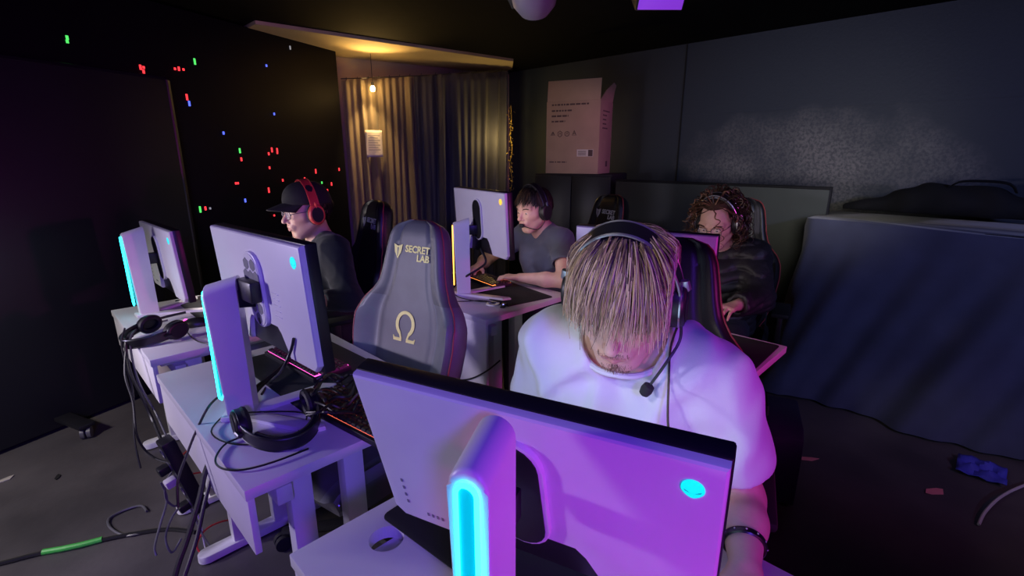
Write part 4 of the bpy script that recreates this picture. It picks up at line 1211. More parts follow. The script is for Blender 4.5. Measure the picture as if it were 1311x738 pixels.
def headset(label, Hw, pal, boom=True, cable=None, bandw=0.030, local_mic=(0.100, 0.030, -0.095)):
    """origin at the middle of the head, built in head space"""
    t = thing('gaming_headset', label, 'headset', (0, 0, 0), 0, 'gaming headsets')
    t.matrix_world = Hw
    shell, accent, cup = pal
    # headband: outer band and inner pad
    def arc(rw, rh, z0=0.0, n=30, a0=8):
        return [(-0.006, rw * math.cos(a), z0 + rh * math.sin(a)) for a in [R(a0 + (180 - 2 * a0) * k / n) for k in range(n + 1)]]
    def strap(pts, w, th):
        bm = bmesh.new(); rows = []
        P_ = [Vector(p) for p in pts]
        for i, p in enumerate(P_):
            tt = (P_[min(i + 1, len(P_) - 1)] - P_[max(i - 1, 0)]).normalized(); n = tt.cross(Vector((1, 0, 0))).normalized()
            if n.dot(p - Vector((0, 0, 0.0))) < 0: n = -n
            ring = [(-w / 2, 0), (-w / 2 + .003, th / 2), (w / 2 - .003, th / 2), (w / 2, 0), (w / 2 - .003, -th / 2), (-w / 2 + .003, -th / 2)]
            rows.append([bm.verts.new(p + Vector((a, 0, 0)) + n * b) for a, b in ring])
        for a, b in zip(rows, rows[1:]):
            for k in range(6): bm.faces.new((a[k], a[(k + 1) % 6], b[(k + 1) % 6], b[k]))
        bm.faces.new(rows[0]); bm.faces.new(rows[-1][::-1])
        return bm
    hb = obj('headband', strap(arc(0.099, 0.142), bandw, 0.008), shell, t)
    obj('headband_pad', strap(arc(0.090, 0.131, 0, 24, 35), bandw * 1.05, 0.012), cup, t)
    for sx in (-1, 1):
        bm = bmesh.new(); tube(bm, [(p[0] + sx * bandw * .5, p[1] * 1.01, p[2] * 1.01) for p in arc(0.100, 0.143)], 0.0028, 6); obj('band_trim', bm, accent, hb)
    for s in (-1, 1):
        Cm = Matrix.Translation((-0.006, s * 0.086, -0.008)) @ basis((1, 0, 0), (0, 0, 1), (0, s, 0))
        bm = bmesh.new(); prism(bm, [(0.036 * math.cos(a), 0.046 * math.sin(a)) for a in [2 * PI * k / 28 for k in range(28)]], 0.0, 0.024, Cm, 0.010, 3); ec = obj('ear_cup', bm, shell, t, angle=30)
        bm = bmesh.new(); tube(bm, [Cm @ Vector((0.028 * math.cos(a), 0.037 * math.sin(a), -0.004)) for a in [2 * PI * k / 28 for k in range(29)]], 0.011, 8, False); obj('ear_cushion', bm, M['cushion'], ec)
        bm = bmesh.new(); prism(bm, [(0.026 * math.cos(a), 0.034 * math.sin(a)) for a in [2 * PI * k / 24 for k in range(24)]], 0.023, 0.0255, Cm); obj('cup_plate', bm, M['matte'], ec)
        bm = bmesh.new(); tube(bm, [Cm @ Vector((0.034 * math.cos(a), 0.044 * math.sin(a), 0.014)) for a in [2 * PI * k / 30 for k in range(31)]], 0.0026, 6, False); obj('cup_trim', bm, accent, ec)
        bm = bmesh.new(); tube(bm, [(-0.006, s * 0.1005, 0.018), (-0.006, s * 0.1060, 0.030), (-0.006, s * 0.1035, 0.046)], [0.008, 0.010, 0.008], 8, True, 0.6); obj('slider', bm, accent, t)
    if boom:
        pts = smooth_path([(0.010, 0.103, -0.035), (0.030, 0.104, -0.062), (0.066, 0.085, -0.088), local_mic], 6)
        bm = bmesh.new(); tube(bm, pts, 0.0026, 6); mb = obj('mic_boom', bm, M['black'], t)
        a = Vector(pts[-1]); d = (a - Vector(pts[-4])).normalized()
        bm = bmesh.new(); tube(bm, [a - d * .010, a - d * .006, a + d * .004, a + d * .014, a + d * .018], [0.004, 0.010, 0.0115, 0.009, 0.003], 12); obj('mic_foam', bm, M['foam'], mb)
    if cable:
        Hi = Hw.inverted(); bm = bmesh.new(); tube(bm, [Hi @ p for p in smooth_path([Hw @ Vector((0.0, 0.098, -0.05))] + [Vector(p) for p in cable], 6)], 0.0022, 6); obj('headset_cable', bm, M['rubber'], t)
    return t

def glasses(H, parent, m):
    fr = bmesh.new()
    rims = []
    for s in (-1, 1):
        pts = [(0.1005 - 0.10 * abs(0.022 * math.cos(a)) ** 1.2 - (0.004 if s * math.cos(a) > 0 else 0), s * 0.033 + 0.0235 * (abs(math.cos(a)) ** .7) * (1 if math.cos(a) >= 0 else -1), 0.001 + 0.0185 * (abs(math.sin(a)) ** .8) * (1 if math.sin(a) >= 0 else -1)) for a in [2 * PI * k / 28 for k in range(29)]]
        tube(fr, pts, 0.0014, 6, False); rims.append(pts)
    tube(fr, smooth_path([(0.1000, 0.0105, 0.004), (0.1045, 0, 0.007), (0.1000, -0.0105, 0.004)], 4), 0.0014, 6)
    for s in (-1, 1): tube(fr, [(0.094, s * 0.057, 0.006), (0.070, s * 0.071, 0.008), (0.02, s * 0.077, 0.008), (-0.010, s * 0.080, -0.004)], 0.0014, 6)
    bmesh.ops.transform(fr, matrix=H, verts=fr.verts)
    g = obj('spectacles', fr, m, parent, True, 80)
    for pts in rims:
        bm = bmesh.new(); vs = [bm.verts.new(p) for p in pts[:-1]]; bm.faces.new(vs)
        r = bmesh.ops.extrude_face_region(bm, geom=bm.faces[:]); bmesh.ops.translate(bm, vec=(0.0012, 0, 0), verts=[v for v in r['geom'] if isinstance(v, bmesh.types.BMVert)])
        bmesh.ops.transform(bm, matrix=H, verts=bm.verts); obj('lens', bm, M['lens'], g)

class Person:
    def __init__(s, label, loc, yaw, head, hyaw, hpitch, hroll=0.0, hs=1.0, **J):
        s.t = thing('person', label, 'person', (loc[0], loc[1], 0), R(yaw))
        s.M = Matrix.Translation((loc[0], loc[1], 0)) @ Matrix.Rotation(R(yaw), 4, 'Z'); s.Mi = s.M.inverted()
        W = lambda p: tuple(s.Mi @ Vector(p))
        s.J = {k: W(v) for k, v in J.items()}
        D = dict(pelvis=(0.0, 0, 0.575), hipL=(0.02, 0.09, 0.565), hipR=(0.02, -0.09, 0.565), knL=(0.42, 0.12, 0.545), knR=(0.42, -0.12, 0.545), anL=(0.40, 0.13, 0.085), anR=(0.40, -0.13, 0.085))
        for k, v in D.items(): s.J.setdefault(k, v)
        ho = Vector(W(head))
        s.H = Matrix.Translation(ho) @ Matrix.Rotation(R(hyaw), 4, 'Z') @ Matrix.Rotation(R(hpitch), 4, 'Y') @ Matrix.Rotation(R(hroll), 4, 'X') @ Matrix.Scale(hs, 4)
        s.Hw = s.M @ s.H
        s.ho = ho
        sl, sr = np.array(s.J['shL']), np.array(s.J['shR'])
        s.J.setdefault('neck', tuple((sl + sr) / 2 + np.array((-0.005, 0, 0.045))))
        c = (sl + sr) / 2; pe = np.array(s.J['pelvis'])
        s.J.setdefault('chest', tuple(c * .72 + pe * .28 + np.array((0.01, 0, -.02))))
    def body(s, mats, hand_curl=(0.3, 0.4, 0.3), jaw=1.0, nose=1.0, handL=None, handR=None, ears=True):
        J = s.J; o = s.ho
        F = Field(axis([(-.30, o.x - .13, .007), (o.x - .13, o.x + .15, .003), (o.x + .15, .66, .0045)]),
                  axis([(-.46, -.125 + o.y, .0045), (-.125 + o.y, .125 + o.y, .003), (.125 + o.y, .46, .0045)]),
                  axis([(-.01, .50, .010), (.50, .72, .008), (.72, .83, .004), (.83, o.z - .16, .007), (o.z - .16, o.z + .15, .003)]))
        torso_sdf(F, J, -0.004); legs(F, J, -0.006)
        hb = tuple(s.H @ Vector((-0.022, 0, -0.045)))
        nb = np.array(J['neck'])
        F.cap(tuple(nb - np.array((0.0, 0, .03))), hb, 0.062, 0.056, 0.035)
        head_sdf(F, s.H, jaw, nose, ears)
        for S in ('L', 'R'):
            sh, el, wr = J['sh' + S], J['el' + S], J['wr' + S]
            F.cap(sh, el, 0.052, 0.040, 0.03); F.cap(el, np.array(el) * .6 + np.array(wr) * .4, 0.041, 0.042, 0.02); F.cap(np.array(el) * .6 + np.array(wr) * .4, wr, 0.041, 0.0255, 0.02)
            hd = handL if S == 'L' else handR
            dv = hd[0] if hd else np.array(wr) - np.array(el)
            bk = hd[1] if hd else (0, 0, 1)
            hand_sdf(F, wr, dv, bk, (0, -1, 0) if S == 'L' else (0, 1, 0), hand_curl)
        Hi = np.array(s.H.inverted())
        def mf(c):
            p = c @ Hi[:3, :3].T + Hi[:3, 3]
            y = np.abs(p[:, 1])
            lip = (p[:, 0] > 0.078) & (y < 0.0225) & (p[:, 2] < -0.0525 - y * 0.18) & (p[:, 2] > -0.0745 + y * 0.30)
            return np.where(lip, 1, 0)
        s.B = sdf_obj('body', F, mats, s.t, 1, True, mf)
        return s.B
    def shirt(s, name, m, g=0.014, sleeve='short', fold=(34, .012), seed=1, neck_r=0.075, hem=0.50, loose=0.0, step=0.006, neck_d=0.035):
        J = s.J
        top = max(J['shL'][2], J['shR'][2]) + 0.16
        F = Field(axis([(-.34, .66, step)]), axis([(-.48, .48, step)]), axis([(hem - .04, top, step)]))
        torso_sdf(F, J, g + .004)
        if loose:
            pe, ch = np.array(J['pelvis']), np.array(J['chest'])
            F.cap(pe + np.array((.05, 0, .05)), ch + np.array((.03, 0, -.05)), 0.13 + loose, 0.125 + loose, 0.08)
        for S in ('L', 'R'):
            sh, el, wr = [np.array(J[q + S]) for q in ('sh', 'el', 'wr')]
            if sleeve == 'short': F.cap(sh, sh * .30 + el * .70, 0.052 + g * .8, 0.054 + g * 1.3 + loose * .2, 0.05)
            elif sleeve == 'half': F.cap(sh, sh * .48 + el * .52, 0.058 + g, 0.052 + g * 1.3, 0.04)
            else:
                F.cap(sh, el, 0.058 + g, 0.050 + g, 0.04); F.cap(el, el * .12 + wr * .88, 0.050 + g, 0.036 + g * .8, 0.025)
        if fold: F.displace(fold if callable(fold) else noise_fold(fold[0], fold[1], seed))
        # openings: neck, hem and sleeve ends
        nb = np.array(J['neck']); hb = np.array(s.H @ Vector((-0.02, 0, -0.05))); d = nrm(hb - nb)
        F.cap(nb + d * neck_d + np.array((0.012 + max(0, 0.035 - neck_d) * 0.8, 0, 0)), nb + d * 0.14, neck_r, neck_r * 1.05, 0.006, 's')
        F.half((0, 0, hem), (0, 0, -1))
        for S in ('L', 'R'):
            sh, el, wr = [np.array(J[q + S]) for q in ('sh', 'el', 'wr')]
            if sleeve == 'short': e, q, r = sh * .30 + el * .70, nrm(el - sh), 0.046 + g * .5
            elif sleeve == 'half': e, q, r = sh * .48 + el * .52, nrm(el - sh), 0.049 + g * .5
            else: e, q, r = el * .12 + wr * .88, nrm(wr - el), 0.034
            a = e + q * (0.020 if sleeve != 'long' else 0.01)
            # cut past the hem of the sleeve, only near it
            lo = a - 0.16; hi = a + 0.16
            def cut(X, Y, Z, a=a, q=q):
                dpl = (X - a[0]) * q[0] + (Y - a[1]) * q[1] + (Z - a[2]) * q[2]
                rad = np.sqrt((X - a[0]) ** 2 + (Y - a[1]) ** 2 + (Z - a[2]) ** 2)
                return np.maximum(-dpl, rad - 0.15)
            F.put(lo, hi, cut, 0.003, 's', 0.0)
            F.cap(a - q * 0.035, a + q * .05, r, r, 0.003, 's')
        return sdf_obj(name, F, [m], s.t, 1, False)
    def collar(s, m, r):
        nb = np.array(s.J['neck']); hb = np.array(s.H @ Vector((-0.02, 0, -0.05))); d = Vector(nrm(hb - nb))
        c = Vector(nb) - d * 0.002 + Vector((0.030, 0, 0)); u = d.cross(Vector((0, 1, 0))).normalized(); w = d.cross(u)
        bm = bmesh.new(); tube(bm, [c + u * (r * 1.0 * math.cos(a)) + w * (r * 1.0 * math.sin(a)) - d * 0.012 * abs(math.sin(a)) for a in [2 * PI * k / 40 for k in range(41)]], 0.0065, 8, False)
        obj('collar', bm, m, s.t)
    def trousers(s, m, shoe=True):
        J = s.J
        F = Field(axis([(-.22, .62, .009)]), axis([(-.30, .30, .009)]), axis([(.05, .74, .009)]))
        pe = np.array(J['pelvis'])
        F.cap(pe + np.array((0, .07, -.015)), pe + np.array((0, -.07, -.015)), 0.112, 0.112, .03); legs(F, J, 0.010, False)
        F.displace(noise_fold(30, .012, 5)); F.half((0, 0, .10), (0, 0, -1)); F.half((0, 0, .68), (0, 0, 1))
        sdf_obj('trousers', F, [m], s.t, 1, False)
        for S in ('L', 'R'):
            a = J['an' + S]
            F = Field(axis([(a[0] - .10, a[0] + .22, .006)]), axis([(a[1] - .08, a[1] + .08, .006)]), axis([(-.01, .15, .006)]))
            F.cap((a[0] - .015, a[1], .075), (a[0] - .015, a[1], .05), 0.046, 0.046, .02); F.cap((a[0] - .02, a[1], .045), (a[0] + .12, a[1], .04), 0.046, 0.045, .03); F.cap((a[0] + .10, a[1], .035), (a[0] + .165, a[1], .03), 0.044, 0.03, .03)
            F.half((0, 0, 0.004), (0, 0, -1))
            sdf_obj('shoe', F, [M['shoe'], M['sole']], s.t, 1, True, lambda c: (c[:, 2] < 0.022).astype(int))

M['blond'] = mat('dark_blond_hair', (0.34, 0.23, 0.13), 0.42, vary=0.25, scale=40)
M['blond_light'] = mat('light_blond_streak', (0.56, 0.43, 0.27), 0.42, vary=0.15, scale=40)
M['blond_root'] = mat('brown_hair_root', (0.15, 0.10, 0.065), 0.45, vary=0.25, scale=40)
M['brown'] = mat('brown_hair', (0.055, 0.030, 0.018), 0.42, vary=0.3, scale=40)
M['brown_light'] = mat('chestnut_hair', (0.17, 0.085, 0.045), 0.40, vary=0.25, scale=40)
M['dark_hair'] = mat('near_black_hair', (0.014, 0.011, 0.010), 0.42, vary=0.3, scale=40)
M['stubble'] = mat('brown_stubble', (0.16, 0.09, 0.06), 0.6, vary=0.2)

# ---- the blond person in the foreground
p4 = Person('person with shaggy blond hair in a white tee looking down behind the foreground monitor', (1.075, 0.585), 199,
            (0.800, 0.487, 1.198), 3, 25, 0, 1.06,
            shL=(0.925, 0.352, 1.040), shR=(0.818, 0.675, 1.050), elL=(0.940, 0.268, 0.790), wrL=(0.790, 0.205, 0.765), elR=(0.90, 0.79, 0.80), wrR=(0.70, 0.64, 0.768))
p4.body([M['skin'], M['lip']], jaw=1.1)
def tee_fold(x, y, z):
    r = lambda q, k: (0.5 + 0.5 * np.sin(q)) ** k
    a = r(y * 46 + 9 * x + 1.5 * np.sin(z * 9 + x * 12) + 0.8, 3) + 0.8 * r(y * 29 - z * 14 + 2.0 * np.sin(x * 11 + z * 6), 4) + 0.6 * r(z * 38 + 16 * np.abs(y) + 1.2 * np.sin(y * 21), 4)
    return 0.006 - 0.0105 * a
p4.shirt('tee_shirt', M['tee'], 0.015, 'short', tee_fold, 3, 0.086, 0.47, 0.02, 0.005, 0.012)
p4.collar(M['tee'], 0.086)
p4.trousers(M['jeans'])
eyes(p4.H, p4.t, gaze=(1, 0, -0.5)); brows(p4.H, p4.t, M['blond_root'], 2)
def reg4(n): return not (n.x > 0.60 and n.z < 0.52) and not (n.z < -0.30) and not (n.x > 0.1 and n.z < -0.02)
def cut4(p, j):
    if p.x > 0.050: return p.z < 0.028 + j * 1.6 + 0.010 * math.sin(p.y * 75 + 1) - 0.02 * max(0, abs(p.y) - .05) / .03
    if p.x > -0.060: return p.z < 0.046 + j
    return p.z < (0.0 if abs(p.y) > 0.06 else -0.085) + j * 2
def len4(n): return 0.165 + 0.05 * max(0, n.x) + 0.02 * rnd.random()
hair_mesh('hair', p4.H, p4.t, [M['blond'], M['blond_root'], M['blond_light'], M['blond'], M['blond_light']], 7500, 21, reg4, lambda n: 0.20, 0.0013, 0, (-0.45, 0.05, 0.90), 0.16, 0.012, 0.50, True, lambda n: not (n.x > 0.55 and n.z < 0.50) and n.z > -0.45 and not (n.x > 0.1 and n.z < -0.05), 0.6, 10, 1.0, cut4, 0.0, 0.090, 0.42)
rg = random.Random(5)
short_hairs('moustache', p4.H, p4.t, M['stubble'], [(0.0985 - abs(y) * 0.30, y, -0.0470 - abs(y) * 0.12 + rg.uniform(-.004, .003)) for y in [rg.uniform(-.027, .027) for _ in range(240)]], 3, 0.0004, 0.0085, (0.35, 0, -1), 0.35)
short_hairs('chin_beard', p4.H, p4.t, M['stubble'], [(0.0860 - abs(y) * 0.32 + 0.0, y, -0.086 - rg.uniform(0, .022)) for y in [rg.uniform(-.026, .026) for _ in range(220)]], 4, 0.0004, 0.0075, (0.4, 0, -1), 0.45)
headset('black headset with silver trim worn by the blond person', p4.Hw, (M['black'], M['metal'], M['black']), True, [(0.843, 0.402, 1.105), (0.818, 0.388, 1.047), (0.780, 0.365, 0.990), (0.755, 0.343, 0.945), (0.71, 0.33, 0.82), (0.67, 0.34, 0.742), (0.60, 0.33, 0.738)], 0.040, (0.088, 0.058, -0.135))
# bracelet
w = p4.M @ Vector(p4.J['wrL']); e = p4.M @ Vector(p4.J['elL']); d = (w - e).normalized(); cpos = e.lerp(w, 0.70)
BR = thing('bracelet', 'black beaded bracelet on the left wrist of the blond person', 'bracelet', cpos, rot=d.to_track_quat('Z', 'Y').to_euler())
bm = bmesh.new(); tube(bm, [(0.0355 * math.cos(a), 0.0355 * math.sin(a), 0) for a in [2 * PI * k / 32 for k in range(33)]], 0.0035, 8, False, 2.2); obj('band', bm, M['bracelet'], BR)
for k in range(12):
    a = 2 * PI * k / 12; bm = bmesh.new(); bmesh.ops.create_uvsphere(bm, u_segments=8, v_segments=6, radius=0.0022); obj('bead', bm, M['metal'], BR, loc=(0.0388 * math.cos(a), 0.0388 * math.sin(a), 0))

# ---- the person in the black cap
p1 = Person('person in black cap and black sweatshirt with glasses, seen in profile at left', (1.115, 2.525), 172,
            (1.070, 2.505, 1.190), 4, 6, 0, 1.10,
            shL=(1.115, 2.345, 1.005), shR=(1.135, 2.70, 1.005), elL=(1.115, 2.235, 0.775), wrL=(0.965, 2.215, 0.795), elR=(1.08, 2.80, 0.775), wrR=(0.85, 2.72, 0.775))
p1.body([M['skin'], M['lip']], nose=1.1)
p1.shirt('sweatshirt', M['sweat'], 0.018, 'long', (30, .016), 8, 0.072, 0.47, 0.015, 0.007)
p1.trousers(M['jeans_pale'])
eyes(p1.H, p1.t); brows(p1.H, p1.t, M['dark_hair'], 6)
hair_mesh('hair', p1.H, p1.t, [M['dark_hair'], M['brown']], 260, 31, lambda n: n.z < 0.30 and n.z > -0.42 and n.x < 0.15, lambda n: 0.05, 0.0036, 0, (0, 0, 1), 0.2, 0.004, 0.6, True, lambda n: n.z > -0.40 and n.x < 0.2, 0.5, 6)
def make_cap(H, parent):
    bm = bmesh.new(); n = 40; rings = []
    for j in range(14):
        a = PI / 2 * j / 13
        rings.append([])
        for k in range(n):
            b = 2 * PI * k / n
            rx, ry, rz = 0.106, 0.0885, 0.098
            ca = max(0.0, math.cos(a)) ** 0.75; x = rx * math.cos(b) * ca; y = ry * math.sin(b) * ca
            rings[-1].append(bm.verts.new((x - 0.010, y, 0.036 + rz * math.sin(a) ** 0.95 + 0.010 * math.cos(b) * (1 - j / 13))))
    for a, b in zip(rings, rings[1:]):
        for k in range(n): bm.faces.new((a[k], a[(k + 1) % n], b[(k + 1) % n], b[k]))
    bm.faces.new(rings[-1])
    bmesh.ops.transform(bm, matrix=H, verts=bm.verts)
    c = obj('cap', bm, M['cap'], parent, True, 80); md = c.modifiers.new('t', 'SOLIDIFY'); md.thickness = 0.003; md.offset = 1
    bm = bmesh.new(); rows = []
    for i in range(9):
        u = i / 8; row = []
        for k in range(21):
            q = -1 + 2 * k / 20
            b = q * R(62)
            x0 = -0.010 + 0.104 * math.cos(b); y0 = 0.087 * math.sin(b)
            ext = 0.078 * (1 - 0.55 * q * q)
            x = x0 + ext * u; y = y0 * (1 - 0.10 * u)
            z = 0.044 + 0.010 * math.cos(b) - 0.018 * u - 0.020 * q * q * (0.4 + .6 * u)
            row.append(bm.verts.new((x, y, z)))
        rows.append(row)
    for i in range(8):
        for k in range(20): bm.faces.new((rows[i][k], rows[i + 1][k], rows[i + 1][k + 1], rows[i][k + 1]))
    bmesh.ops.transform(bm, matrix=H, verts=bm.verts)
    b_ = obj('brim', bm, M['cap'], c, True, 80); md = b_.modifiers.new('t', 'SOLIDIFY'); md.thickness = 0.004
    bm = bmesh.new(); bmesh.ops.create_uvsphere(bm, u_segments=10, v_segments=6, radius=0.007); bmesh.ops.transform(bm, matrix=H @ Matrix.Translation((-0.01, 0, 0.136)), verts=bm.verts); obj('button', bm, M['cap'], c)
make_cap(p1.H, p1.t)
glasses(p1.H, p1.t, mat('violet_grey_frame', (0.10, 0.06, 0.12), 0.3, vary=0.1))
headset('red headset with black ear plates over the black cap', p1.Hw, (M['red'], M['red'], M['black']), False, None, 0.036)

# ---- the person in the slate blue tee at the middle desk
p2 = Person('person in slate blue tee typing at the orange lit keyboard', (2.365, 1.925), 166,
            (2.180, 1.962, 1.155), 8, 10, 0, 1.05,
            shL=(2.235, 1.790, 0.985), shR=(2.300, 2.130, 0.985), elL=(2.085, 1.645, 0.795), wrL=(1.995, 1.900, 0.785), elR=(2.19, 2.38, 0.80), wrR=(2.045, 2.300, 0.785))
fl = p2.Mi.to_3x3() @ Vector((-0.25, 0.95, -0.06)); fr_ = p2.Mi.to_3x3() @ Vector((-0.92, -0.35, -0.06))
p2.body([M['skin'], M['lip']], (0.28, 0.40, 0.30), handL=(tuple(fl), (0, 0, 1)), handR=(tuple(fr_), (0, 0, 1)))
p2.shirt('tee_shirt', M['tee_blue'], 0.012, 'half', (28, .012), 12, 0.070, 0.47, 0.0, 0.006)
p2.trousers(M['jeans'])
eyes(p2.H, p2.t); brows(p2.H, p2.t, M['dark_hair'], 9)
hair_mesh('hair', p2.H, p2.t, [M['dark_hair'], M['dark_hair'], M['brown']], 1300, 41, lambda n: not (n.x > 0.60 and n.z < 0.50) and n.z > -0.35 and not (n.x > 0.05 and n.z < 0.05), lambda n: 0.10 if n.z > 0.35 else 0.035, 0.0030, 0, (-0.3, 0.1, 0.95), 0.16, 0.008, 0.40, True, lambda n: not (n.x > 0.55 and n.z < 0.48) and n.z > -0.40 and not (n.x > 0.05 and n.z < 0.02), 0.6, 8, 1.0, lambda p, j: p.z < (0.040 if p.x > 0.05 else 0.02 if p.x > -0.04 else -0.06) + j)
headset('black headset with a thin mic worn by the person in slate blue', p2.Hw, (M['black'], M['dark_metal'], M['black']), True, None, 0.032, (0.112, 0.020, -0.062))

# ---- the curly haired person at the right desk
p3 = Person('person with long curly brown hair and glasses in a black puffer jacket', (2.705, 1.035), 194,
            (2.520, 1.010, 1.135), -14, 22, 0, 1.06,
            shL=(2.665, 0.865, 0.965), shR=(2.595, 1.190, 0.965), elL=(2.535, 0.775, 0.775), wrL=(2.30, 0.800, 0.785), elR=(2.47, 1.30, 0.78), wrR=(2.24, 1.12, 0.785))
p3.body([M['skin'], M['lip']])
def puff(x, y, z):
    w = np.abs(np.sin((z + 0.35 * x) * 62 + 0.6 * np.sin(y * 20 + x * 9)))
    return -0.012 * np.sqrt(w) + noise_fold(40, .010, 3)(x, y, z) + 0.008
p3.shirt('puffer_jacket', M['puffer'], 0.022, 'long', puff, 4, 0.074, 0.47, 0.02, 0.006)
p3.trousers(M['jeans'])
eyes(p3.H, p3.t); brows(p3.H, p3.t, M['brown'], 11)
hair_mesh('hair', p3.H, p3.t, [M['brown'], M['brown_light'], M['brown']], 760, 51, lambda n: not (n.x > 0.45 and n.z < 0.72) and n.z > -0.50 and not (n.x > 0.12 and n.z < 0.25), lambda n: 0.27, 0.0040, 0.012, (0.62, 0.1, 0.78), 0.14, 0.032, 0.85, True, lambda n: not (n.x > 0.46 and n.z < 0.62) and n.z > -0.45 and not (n.x > 0.1 and n.z < 0.1), 0.6, 11, 1.0, lambda p, j: p.x > 0.045 and abs(p.y) < 0.060 and p.z < 0.075 + j, 0.7)
glasses(p3.H, p3.t, M['dark_metal'])
headset('black headset with silver trim over the long curly hair', p3.Hw, (M['black'], M['metal'], M['black']), False, None, 0.034)

# spare headset lying on the left row desk
Hs = Matrix.Translation((0.425, 1.325, ZD + 0.046)) @ Matrix.Rotation(R(-6), 4, 'Z') @ Matrix.Rotation(R(9), 4, 'X') @ basis((0, 0, 1), (-1, 0, 0), (0, -1, 0))
headset('unused black headset lying on the left row desk by the red keyboard', Hs, (M['black'], M['dark_metal'], M['matte']), False, [(0.42, 1.42, ZD + .01), (0.50, 1.33, ZD + .006), (0.42, 1.24, ZD + .006), (0.31, 1.30, ZD + .006), (0.28, 1.42, ZD + .006), (0.36, 1.52, ZD + .006)], 0.036)
Hs = Matrix.Translation((0.36, 2.40, ZD + 0.046)) @ Matrix.Rotation(R(-70), 4, 'Z') @ Matrix.Rotation(R(9), 4, 'X') @ basis((0, 0, 1), (-1, 0, 0), (0, -1, 0))
headset('unused black headset at the near corner of the farthest left desk', Hs, (M['black'], M['dark_metal'], M['matte']), False, None, 0.034)

